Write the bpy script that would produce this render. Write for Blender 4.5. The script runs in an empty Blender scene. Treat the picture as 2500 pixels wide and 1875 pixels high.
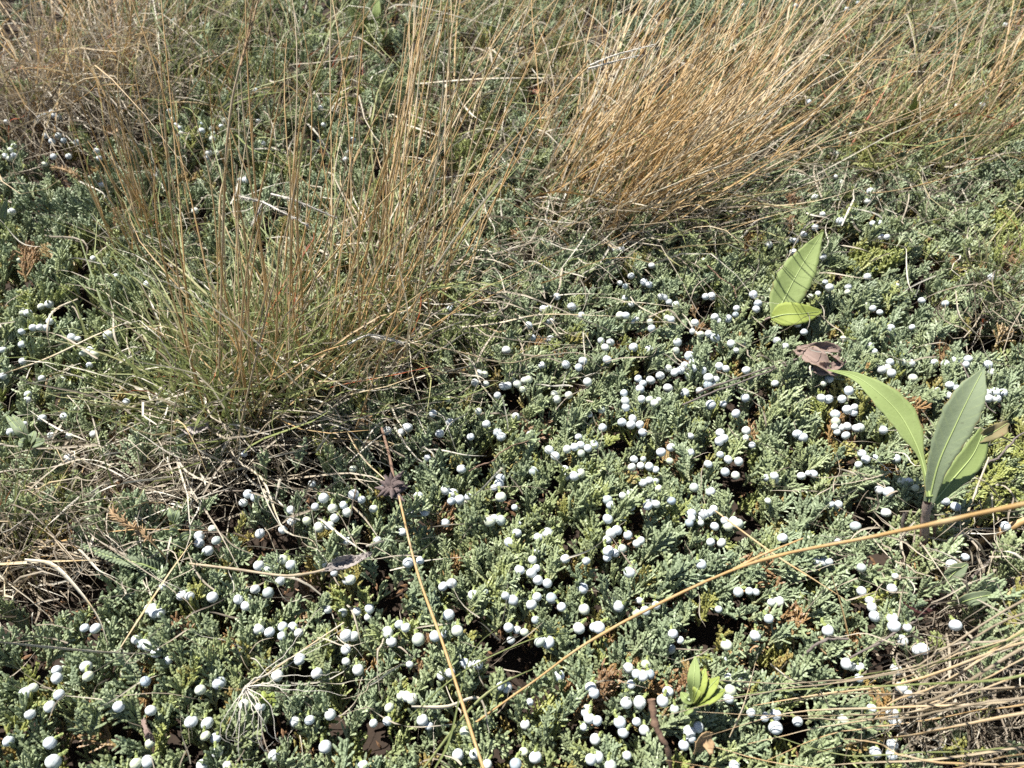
import bpy, math, random
import numpy as np
from mathutils import Matrix, Vector

# ------------------------------------------------------------------ camera, sky, sun, exposure
R = math.radians
scene = bpy.context.scene
COL = scene.collection
CAM = np.array([0.0, 0.0, 0.529]); PITCH = 51.0; FPX = 1805.0      # photo pixels (2500 x 1875)
cam = bpy.data.cameras.new('camera'); cam.sensor_width = 36.0; cam.lens = 36.0 * FPX / 2500
cam.clip_start = 0.01; cam.clip_end = 200
cam.dof.use_dof = True; cam.dof.focus_distance = 0.54; cam.dof.aperture_fstop = 11.0
camo = bpy.data.objects.new('camera', cam); COL.objects.link(camo)
camo.location = CAM; camo.rotation_euler = (R(90 - PITCH), 0, 0)
scene.camera = camo

SUN_AZ, SUN_EL = 48.0, 59.0            # degrees left of straight ahead, above the horizon
sd = np.array([-math.sin(R(SUN_AZ)) * math.cos(R(SUN_EL)), math.cos(R(SUN_AZ)) * math.cos(R(SUN_EL)), math.sin(R(SUN_EL))])
world = bpy.data.worlds.new('World'); scene.world = world; world.use_nodes = True
wn = world.node_tree.nodes; wl = world.node_tree.links; wn.clear()
sky = wn.new('ShaderNodeTexSky'); sky.sky_type = 'NISHITA'; sky.sun_disc = False
sky.sun_elevation = R(SUN_EL); sky.sun_rotation = R(-SUN_AZ)
bg = wn.new('ShaderNodeBackground'); bg.inputs['Strength'].default_value = 0.05
wo = wn.new('ShaderNodeOutputWorld'); wl.new(sky.outputs[0], bg.inputs[0]); wl.new(bg.outputs[0], wo.inputs[0])
sl = bpy.data.lights.new('sun', 'SUN'); sl.energy = 5.0; sl.angle = R(0.53); sl.color = (1.0, 0.965, 0.90)
so = bpy.data.objects.new('sun', sl); COL.objects.link(so)
so.rotation_euler = Vector(-sd).to_track_quat('-Z', 'Y').to_euler()
scene.view_settings.view_transform = 'Standard'; scene.view_settings.look = 'None'
scene.view_settings.gamma = 1.0; scene.view_settings.exposure = 0.95
scene.render.engine = 'CYCLES'
scene.cycles.max_bounces = 4; scene.cycles.diffuse_bounces = 1; scene.cycles.glossy_bounces = 1; scene.cycles.transmission_bounces = 2
scene.cycles.use_denoising = False

rng = np.random.default_rng(7); random.seed(7)
UP = np.array([0, 0, 1.0])

# ------------------------------------------------------------------ geometry helpers
def wave(x, y, k, seed):
    r = np.random.default_rng(seed); s = 0
    for i in range(5):
        a = r.uniform(0, 6.283); f = k * r.uniform(0.6, 1.7)
        s = s + np.sin((x * math.cos(a) + y * math.sin(a)) * f + r.uniform(0, 6.283))
    return s / 5
def gz(x, y):                                       # soil surface
    return 0.004 * wave(x, y, 45, 3) + 0.006 * wave(x, y, 14, 4) + 0.045 * np.exp(-(((x - 0.315) / 0.075) ** 2 + ((y - 0.19) / 0.06) ** 2))
def cz(x, y):                                       # top of the juniper mat
    return gz(x, y) + 0.051 + 0.011 * wave(x, y, 30, 11) + 0.012 * wave(x, y, 85, 12)
def ray(px, py):
    a = (np.asarray(px, float) - 1250) / FPX; b = -(np.asarray(py, float) - 937.5) / FPX
    t = R(90 - PITCH); c, s = math.cos(t), math.sin(t)
    return np.stack([a, b * c + s, b * s - c], -1)
def P(px, py, z):                                   # point where the pixel's ray meets height z
    d = ray(px, py); t = (z - CAM[2]) / d[..., 2]
    return CAM + d * np.asarray(t)[..., None]
def PC(px, py, dz=0.0, f=None):                     # ... meets the juniper mat (or the soil)
    f = f or cz; z = np.full(np.shape(px), 0.05)
    for _ in range(5):
        p = P(px, py, z); z = f(p[..., 0], p[..., 1]) + dz
    return P(px, py, z)
def pix(p):                                         # the reverse, to judge what lies where
    d = np.asarray(p) - CAM; t = R(90 - PITCH); c, s = math.cos(t), math.sin(t)
    x = d[..., 0]; yy = d[..., 1] * c - (-d[..., 2]) * -s; 
    up = d[..., 1] * c + d[..., 2] * s; fw = d[..., 1] * s - d[..., 2] * c
    return 1250 + FPX * x / fw, 937.5 - FPX * up / fw
def nrm(v): return v / np.maximum(np.linalg.norm(v, axis=-1, keepdims=True), 1e-9)

class MB:                                           # mesh collector
    def __init__(s): s.v = []; s.f = []; s.n = 0; s.a = {}
    def add(s, v, f, **att):
        v = np.asarray(v, float).reshape(-1, 3); s.v.append(v); s.f.append(np.asarray(f) + s.n); 
        for k, x in att.items(): s.a.setdefault(k, []).append(np.broadcast_to(np.asarray(x, float), (len(v),)))
        s.n += len(v); return s
    def mesh(s, name, mat, smooth=True):
        me = bpy.data.meshes.new(name); F = []
        for f in s.f: F.extend(map(tuple, f.tolist()))
        me.from_pydata(np.concatenate(s.v).tolist(), [], F)
        for k, x in s.a.items():
            at = me.attributes.new(k, 'FLOAT', 'POINT'); at.data.foreach_set('value', np.concatenate(x).astype(np.float32))
        if smooth: me.polygons.foreach_set('use_smooth', np.ones(len(me.polygons), bool))
        me.materials.append(mat); me.update(); return me
    def build(s, name, mat, parent=None, smooth=True, **kw): return link(name, s.mesh(name, mat, smooth), parent, **kw)
def link(name, data, parent=None, loc=None, label=None, cat=None, group=None, kind=None):
    o = bpy.data.objects.new(name, data); COL.objects.link(o)
    if loc is not None: o.location = loc
    if parent is not None: 
        o.parent = parent
        o.matrix_parent_inverse = Matrix.Translation(-Vector(parent.location)) if parent.type == 'EMPTY' else Matrix()
    for k, x in (('label', label), ('category', cat), ('group', group), ('kind', kind)):
        if x: o[k] = x
    return o
def thing(name, label, cat, loc, group=None):
    o = link(name, None, None, loc, label, cat, group); o.empty_display_size = 0.01; return o

def frames(p, hint=None):
    t = nrm(np.gradient(p, axis=0)); h = np.array([0.31, -0.5, 0.8]) if hint is None else np.asarray(hint, float)
    u = nrm(np.cross(t, h)); w = np.cross(u, t); return t, u, w
def tube(p, r, sides=5, caps=True):
    p = np.asarray(p, float); n = len(p); r = np.broadcast_to(np.asarray(r, float), (n,))
    t, u, w = frames(p)
    a = np.arange(sides) * 2 * math.pi / sides
    v = p[:, None] + r[:, None, None] * (np.cos(a)[None, :, None] * u[:, None] + np.sin(a)[None, :, None] * w[:, None])
    i = np.arange(n - 1)[:, None] * sides; j = np.arange(sides)[None]; k = (j + 1) % sides
    f = np.stack([i + j, i + k, i + sides + k, i + sides + j], -1).reshape(-1, 4)
    return v.reshape(-1, 3), f
def smooth_path(pts, n):
    pts = np.asarray(pts, float); m = len(pts)
    if m == 2: return pts[0] + (pts[1] - pts[0]) * np.linspace(0, 1, n)[:, None]
    q = np.vstack([2 * pts[0] - pts[1], pts, 2 * pts[-1] - pts[-2]]); out = []
    for s in np.linspace(0, m - 1 - 1e-6, n):
        i = int(s); u = s - i; a, b, c, d = q[i], q[i + 1], q[i + 2], q[i + 3]
        out.append(0.5 * (2 * b + (c - a) * u + (2 * a - 5 * b + 4 * c - d) * u * u + (3 * b - a - 3 * c + d) * u ** 3))
    return np.array(out)

def ribbons(mb, P0, P3, width, arch, hue, segs=8, wob=0.0, start_up=0.35, fold=0.35, taper=1.3, curl=0.0):
    """many grass blades at once: V-folded ribbons along a bent path"""
    B = len(P0); L = np.linalg.norm(P3 - P0, axis=1); t = np.linspace(0, 1, segs + 1)[None, :, None]
    P1 = P0 + (P3 - P0) * 0.2 + UP * (start_up * L)[:, None] * 0.5 + rng.normal(0, 0.04, (B, 3)) * L[:, None]
    P2 = P0 + (P3 - P0) * 0.68 + UP * (arch * L)[:, None] + rng.normal(0, 0.05, (B, 3)) * L[:, None]
    p = (1 - t) ** 3 * P0[:, None] + 3 * t * (1 - t) ** 2 * P1[:, None] + 3 * t * t * (1 - t) * P2[:, None] + t ** 3 * P3[:, None]
    if wob:
        ph = rng.uniform(0, 6.283, (B, 1, 3)); fr = rng.uniform(3, 9, (B, 1, 3))
        p = p + np.sin(t * fr + ph) * (wob * L)[:, None, None] * t * rng.normal(0, 1, (B, 1, 3))
    zz = gz(p[..., 0], p[..., 1]) + 0.001; p[..., 2] = np.maximum(p[..., 2], zz)
    tg = nrm(np.gradient(p, axis=1)); h = nrm(rng.normal(0, 1, (B, 1, 3)) + np.array([0, 0, 0.4]))
    u = nrm(np.cross(tg, h)); w = np.cross(u, tg)
    tw = (rng.uniform(-1, 1, (B, 1, 1)) * 2.5) * t; u, w = u * np.cos(tw) + w * np.sin(tw), w * np.cos(tw) - u * np.sin(tw)
    pr = np.minimum(1, 0.55 + 1.5 * t) * (1 - t ** taper * 0.94)
    hw = (np.broadcast_to(width, (B,)) * 0.5)[:, None, None] * pr
    v = np.stack([p - u * hw + w * hw * fold, p - w * hw * fold * 0.6, p + u * hw + w * hw * fold], 2)   # B,S+1,3,3
    n1 = (segs + 1) * 3; b = np.arange(B)[:, None, None] * n1; i = np.arange(segs)[None, :, None] * 3; j = np.arange(2)[None, None, :]
    q = b + i + j
    f = np.stack([q, q + 1, q + 4, q + 3], -1).reshape(-1, 4)
    hu = np.repeat(np.clip(hue, 0, 1), n1)
    al = np.tile(np.repeat(np.linspace(0, 1, segs + 1), 3), B)
    mb.add(v.reshape(-1, 3), f, hue=hu, along=al)

# ------------------------------------------------------------------ materials
def material(name):
    m = bpy.data.materials.new(name); m.use_nodes = True; n = m.node_tree.nodes; l = m.node_tree.links
    b = n['Principled BSDF']; return m, n, l, b
def ramp(n, stops):
    r = n.new('ShaderNodeValToRGB'); e = r.color_ramp.elements
    while len(e) > 1: e.remove(e[-1])
    e[0].position = stops[0][0]; e[0].color = (*stops[0][1], 1)
    for p, c in stops[1:]: x = e.new(p); x.color = (*c, 1)
    return r
def math_node(n, l, op, a, b):
    m = n.new('ShaderNodeMath'); m.operation = op
    for i, x in enumerate((a, b)):
        if hasattr(x, 'links'): l.new(x, m.inputs[i])
        else: m.inputs[i].default_value = x
    return m.outputs[0]
def noise(n, l, scale, detail=3, coord='Object'):
    tc = n.new('ShaderNodeTexCoord'); t = n.new('ShaderNodeTexNoise'); t.inputs['Scale'].default_value = scale; t.inputs['Detail'].default_value = detail
    l.new(tc.outputs[coord], t.inputs['Vector']); return t.outputs['Fac']
def mix(n, l, fac, a, b, mode='MIX'):
    m = n.new('ShaderNodeMix'); m.data_type = 'RGBA'; m.blend_type = mode
    for sock, x in ((m.inputs[0], fac), (m.inputs[6], a), (m.inputs[7], b)):
        if hasattr(x, 'links'): l.new(x, sock)
        elif isinstance(x, (int, float)): sock.default_value = x
        else: sock.default_value = (*x, 1)
    return m.outputs[2]
def attr(n, name, kind='GEOMETRY'):
    a = n.new('ShaderNodeAttribute'); a.attribute_name = name; a.attribute_type = kind; return a.outputs['Fac']
def translucent(m, n, l, b, col, amount):
    t = n.new('ShaderNodeBsdfTranslucent'); l.new(col, t.inputs['Color']); s = n.new('ShaderNodeMixShader'); s.inputs[0].default_value = amount
    l.new(b.outputs[0], s.inputs[1]); l.new(t.outputs[0], s.inputs[2]); l.new(s.outputs[0], n['Material Output'].inputs['Surface'])

def juniper_material():
    m, n, l, b = material('juniper_scale_leaves')
    oi = n.new('ShaderNodeObjectInfo')
    t = math_node(n, l, 'ADD', attr(n, 'tint', 'INSTANCER'), math_node(n, l, 'MULTIPLY', oi.outputs['Random'], 0.09))
    r = ramp(n, [(0.0, (0.215, 0.280, 0.165)), (0.18, (0.270, 0.325, 0.172)), (0.34, (0.300, 0.340, 0.120)), (0.5, (0.280, 0.310, 0.060)),
                 (0.66, (0.330, 0.260, 0.060)), (0.82, (0.340, 0.175, 0.055)), (1.0, (0.230, 0.100, 0.042))])
    l.new(t, r.inputs[0])
    old = mix(n, l, math_node(n, l, 'MULTIPLY', attr(n, 'age'), 0.6), r.outputs[0], (0.20, 0.17, 0.055))
    young = mix(n, l, math_node(n, l, 'MULTIPLY', attr(n, 'bright'), 0.33), old, (0.50, 0.56, 0.385))
    v = noise(n, l, 900, 2)
    c = mix(n, l, v, mix(n, l, 0.18, young, (0.04, 0.06, 0.03)), young)
    l.new(c, b.inputs['Base Color']); b.inputs['Roughness'].default_value = 0.5
    return m
def berry_material():
    m, n, l, b = material('bloom_covered_berry')
    oi = n.new('ShaderNodeObjectInfo')
    base = ramp(n, [(0.0, (0.62, 0.675, 0.71)), (0.55, (0.68, 0.715, 0.72)), (0.82, (0.70, 0.725, 0.68)), (0.93, (0.62, 0.66, 0.47)), (1.0, (0.38, 0.45, 0.52))])
    l.new(oi.outputs['Random'], base.inputs[0])
    rub = ramp(n, [(0.60, (0, 0, 0)), (0.72, (1, 1, 1))]); l.new(noise(n, l, 420, 4), rub.inputs[0])
    c = mix(n, l, math_node(n, l, 'MULTIPLY', rub.outputs[0], 0.35), base.outputs[0], (0.32, 0.40, 0.50))
    c = mix(n, l, attr(n, 'groove'), c, (0.34, 0.38, 0.36))
    l.new(c, b.inputs['Base Color']); b.inputs['Roughness'].default_value = 0.62
    bp = n.new('ShaderNodeBump'); bp.inputs['Strength'].default_value = 0.25; bp.inputs['Distance'].default_value = 0.0004
    l.new(noise(n, l, 700, 4), bp.inputs['Height']); l.new(bp.outputs[0], b.inputs['Normal'])
    return m
def blade_material(name, stops, amount, rough=0.55):
    m, n, l, b = material(name)
    h = math_node(n, l, 'ADD', attr(n, 'hue'), math_node(n, l, 'MULTIPLY', math_node(n, l, 'SUBTRACT', noise(n, l, 60, 3), 0.5), 0.35))
    r = ramp(n, stops); l.new(h, r.inputs[0])
    c = mix(n, l, noise(n, l, 700, 2), mix(n, l, 0.3, r.outputs[0], (0.05, 0.04, 0.02)), r.outputs[0])
    l.new(c, b.inputs['Base Color']); b.inputs['Roughness'].default_value = rough; translucent(m, n, l, b, c, amount)
    return m
def leaf_material(name, c1, c2, spot, vein_scale=260, amount=0.25):
    m, n, l, b = material(name)
    c = mix(n, l, noise(n, l, 45, 4), c1, c2)
    uu = attr(n, 'across'); ss = attr(n, 'along')
    ph = math_node(n, l, 'SINE', math_node(n, l, 'MULTIPLY', math_node(n, l, 'SUBTRACT', math_node(n, l, 'MULTIPLY', ss, 12.0), math_node(n, l, 'MULTIPLY', uu, 1.6)), 6.283), 0)
    vn = ramp(n, [(0.90, (0, 0, 0)), (1.0, (1, 1, 1))]); l.new(math_node(n, l, 'ADD', math_node(n, l, 'MULTIPLY', ph, 0.5), 0.5), vn.inputs[0])
    c = mix(n, l, math_node(n, l, 'MULTIPLY', vn.outputs[0], math_node(n, l, 'MULTIPLY', uu, 0.35)), c, (0.36, 0.42, 0.18) if 'dead' not in name and name[:3] not in ('pin', 'mar') else c1)
    ed = ramp(n, [(0.93, (0, 0, 0)), (1.0, (1, 1, 1))]); l.new(math_node(n, l, 'ADD', math_node(n, l, 'MULTIPLY', uu, 0.8), math_node(n, l, 'MULTIPLY', noise(n, l, 120, 3), 0.33)), ed.inputs[0])
    c = mix(n, l, math_node(n, l, 'MULTIPLY', ed.outputs[0], 0.7), c, (0.30, 0.22, 0.10))
    sp = ramp(n, [(0.66, (0, 0, 0)), (0.72, (1, 1, 1))]); l.new(noise(n, l, 240, 3), sp.inputs[0])
    c = mix(n, l, math_node(n, l, 'MULTIPLY', sp.outputs[0], 0.45), c, spot)
    l.new(c, b.inputs['Base Color']); b.inputs['Roughness'].default_value = 0.68; b.inputs['Specular IOR Level'].default_value = 0.3
    bp = n.new('ShaderNodeBump'); bp.inputs['Strength'].default_value = 0.5; bp.inputs['Distance'].default_value = 0.0005
    l.new(noise(n, l, vein_scale, 4), bp.inputs['Height']); l.new(bp.outputs[0], b.inputs['Normal'])
    translucent(m, n, l, b, c, amount); return m
def plain(name, c1, c2, scale=300, rough=0.8, bump=0.5):
    m, n, l, b = material(name)
    c = mix(n, l, noise(n, l, scale, 5), c1, c2); l.new(c, b.inputs['Base Color']); b.inputs['Roughness'].default_value = rough
    bp = n.new('ShaderNodeBump'); bp.inputs['Strength'].default_value = bump; bp.inputs['Distance'].default_value = 0.001
    l.new(noise(n, l, scale * 1.7, 5), bp.inputs['Height']); l.new(bp.outputs[0], b.inputs['Normal'])
    return m
DRY = [(0.0, (0.20, 0.150, 0.105)), (0.22, (0.40, 0.32, 0.22)), (0.45, (0.63, 0.51, 0.34)), (0.68, (0.64, 0.40, 0.160)), (0.84, (0.74, 0.57, 0.32)), (1.0, (0.80, 0.73, 0.58))]
GREEN = [(0.0, (0.15, 0.195, 0.075)), (0.4, (0.29, 0.345, 0.12)), (0.7, (0.43, 0.435, 0.19)), (0.93, (0.62, 0.54, 0.31)), (1.0, (0.48, 0.12, 0.05))]
THATCH = [(0.0, (0.15, 0.115, 0.085)), (0.3, (0.32, 0.265, 0.20)), (0.6, (0.50, 0.425, 0.32)), (0.85, (0.62, 0.55, 0.43)), (1.0, (0.74, 0.69, 0.58))]
M = dict(
    thatch=blade_material('bleached_grass', THATCH, 0.2),
    juniper=juniper_material(), berry=berry_material(),
    stalk=plain('berry_stalk_green', (0.30, 0.34, 0.10), (0.24, 0.30, 0.12), 400, 0.6),
    dry=blade_material('dry_grass', DRY, 0.22), green=blade_material('green_grass', GREEN, 0.28),
    leaf=leaf_material('broad_leaf', (0.250, 0.325, 0.110), (0.290, 0.360, 0.135), (0.17, 0.20, 0.07)),
    leafy=leaf_material('yellow_green_leaf', (0.300, 0.370, 0.075), (0.340, 0.400, 0.10), (0.16, 0.18, 0.05)),
    leafg=leaf_material('grey_green_leaf', (0.210, 0.265, 0.155), (0.260, 0.310, 0.190), (0.12, 0.13, 0.08)),
    olive=leaf_material('olive_leaf', (0.20, 0.21, 0.08), (0.32, 0.22, 0.14), (0.30, 0.12, 0.08)),
    pink=leaf_material('pinkish_dried_leaf', (0.50, 0.22, 0.16), (0.42, 0.20, 0.12), (0.22, 0.09, 0.06)),
    maroon=leaf_material('maroon_leaf', (0.11, 0.045, 0.045), (0.075, 0.032, 0.03), (0.05, 0.02, 0.02)),
    dead=leaf_material('dead_leaf', (0.30, 0.215, 0.18), (0.21, 0.155, 0.13), (0.12, 0.08, 0.06), 180, 0.08),
    deadg=leaf_material('grey_dead_leaf', (0.38, 0.34, 0.315), (0.27, 0.235, 0.22), (0.10, 0.08, 0.07), 180, 0.05),
    tan=leaf_material('tan_dead_leaf', (0.46, 0.32, 0.18), (0.36, 0.24, 0.13), (0.20, 0.12, 0.07), 180, 0.1),
    midrib=plain('leaf_midrib', (0.36, 0.44, 0.17), (0.33, 0.41, 0.15), 500, 0.5, 0.1),
    stem=plain('purple_brown_stem', (0.24, 0.165, 0.15), (0.44, 0.35, 0.28), 130, 0.7),
    twig=plain('grey_twig', (0.20, 0.17, 0.15), (0.12, 0.095, 0.08), 220, 0.85),
    bark=plain('brown_twig', (0.26, 0.16, 0.10), (0.16, 0.10, 0.075), 180, 0.85),
    fuzz=plain('silver_awn', (0.66, 0.62, 0.55), (0.50, 0.45, 0.37), 300, 0.7, 0.1),
    head=plain('dead_flower_bract', (0.085, 0.06, 0.055), (0.17, 0.13, 0.125), 300, 0.85),
    flake=plain('litter_flake', (0.30, 0.165, 0.08), (0.12, 0.07, 0.04), 40, 0.9),
    soil=plain('soil', (0.050, 0.032, 0.020), (0.020, 0.013, 0.009), 260, 0.95),
)

# ------------------------------------------------------------------ ground
def make_ground():
    ax = np.concatenate([[-60, -20, -6, -2.5], np.linspace(-1.6, 1.6, 161), [2.5, 6, 20, 60]])
    ay = np.concatenate([[-60, -20, -6, -1.5], np.linspace(-0.4, 2.2, 131), [3.2, 7, 20, 60]])
    X, Y = np.meshgrid(ax, ay); near = np.exp(-((np.hypot(X, Y - 0.6) / 2.5) ** 4))
    Z = gz(X, Y) * near + 0.0025 * wave(X, Y, 210, 8) * near
    nx = len(ax); i = np.arange(len(ay) - 1)[:, None] * nx; j = np.arange(nx - 1)[None]
    f = np.stack([i + j, i + j + 1, i + nx + j + 1, i + nx + j], -1).reshape(-1, 4)
    MB().add(np.stack([X, Y, Z], -1), f).build('ground', M['soil'], kind='structure', label='dark brown soil under the juniper and grass', cat='ground')
make_ground()

# ------------------------------------------------------------------ juniper
def spray_mesh(seed, name, L=0.030, plume=0.5, droop=0.0, thin=1.0):
    r = np.random.default_rng(seed); mb = MB()
    def cord(p0, d, length, rad, bend, age0, age1):
        n = max(3, int(length / 0.00085)); s = np.linspace(0, 1, n)
        p = p0 + np.outer(s * length, d) + np.outer((s * length) ** 2, bend) 
        rr = rad * np.where(np.arange(n) % 2, 1.18, 0.82) * (1 - 0.18 * s) * r.uniform(0.9, 1.1, n); rr[-1] = rad * 0.35; rr[0] *= 0.8
        v, f = tube(p, rr, 4)
        tip = np.repeat(s, 4)
        mb.add(v, f, age=np.repeat(age0 + (age1 - age0) * s, 4), bright=np.clip(np.repeat(np.where(np.arange(n) % 2, 0.9, 0.15), 4) * (0.4 + 0.6 * tip) * r.uniform(0.6, 1.1), 0, 1))
        return p
    Y = np.array([0, 1.0, 0]); bend = np.array([r.normal(0, 4), 0, -droop * 10 + r.uniform(0, 5)])
    main = cord(np.zeros(3), Y, L, 0.00100 * thin, bend, 1.0, 0.0)
    side = 1; y = 0.10
    while y < 0.97:
        k = int(y * (len(main) - 1)); p0 = main[k]; side = -side
        ln = L * (0.46 * (1 - y) ** 0.7 + 0.13) * r.uniform(0.7, 1.25)
        an = r.uniform(0.35, 0.68) * side; d = nrm(np.array([math.sin(an), math.cos(an), r.normal(0.25, plume)]))
        bd = np.array([-side * r.uniform(5, 25), 10, r.uniform(-5, 18) - droop * 20])
        q = cord(p0, d, ln, 0.00104 * thin, bd, max(0, 0.75 - y), 0.0)
        yy = 0.25; s2 = 1 if r.random() < .5 else -1
        while yy < 0.9 and ln > 0.004:
            k2 = int(yy * (len(q) - 1)); s2 = -s2
            l2 = min(0.0085, (ln * 0.55 * (1 - yy) + 0.0028) * r.uniform(0.7, 1.3)); a2 = an + s2 * r.uniform(0.35, 0.62)
            d2 = nrm(np.array([math.sin(a2), math.cos(a2), r.normal(0.3, plume)]))
            cord(q[k2], d2, l2, 0.00100 * thin, np.array([0, 15, 12.0]), max(0, 0.45 - y), 0.0)
            yy += 0.0033 / ln * r.uniform(0.8, 1.2)
        y += 0.0027 / L * r.uniform(0.8, 1.25)
    return mb.mesh(name, M['juniper'], False)
NV = 14
SPR = [spray_mesh(100 + i, 'spray', 0.020 + 0.014 * ((i * 5) % NV) / NV, 0.18 + 0.34 * (i % 3) / 2) for i in range(NV)]
DEAD = [spray_mesh(300 + i, 'dead_spray', 0.026 + 0.004 * i, 0.5, 0.5, 0.8) for i in range(4)]
SPR_L = [0.020 + 0.014 * ((i * 5) % NV) / NV for i in range(NV)]; DEAD_L = [0.026 + 0.004 * i for i in range(4)]

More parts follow.
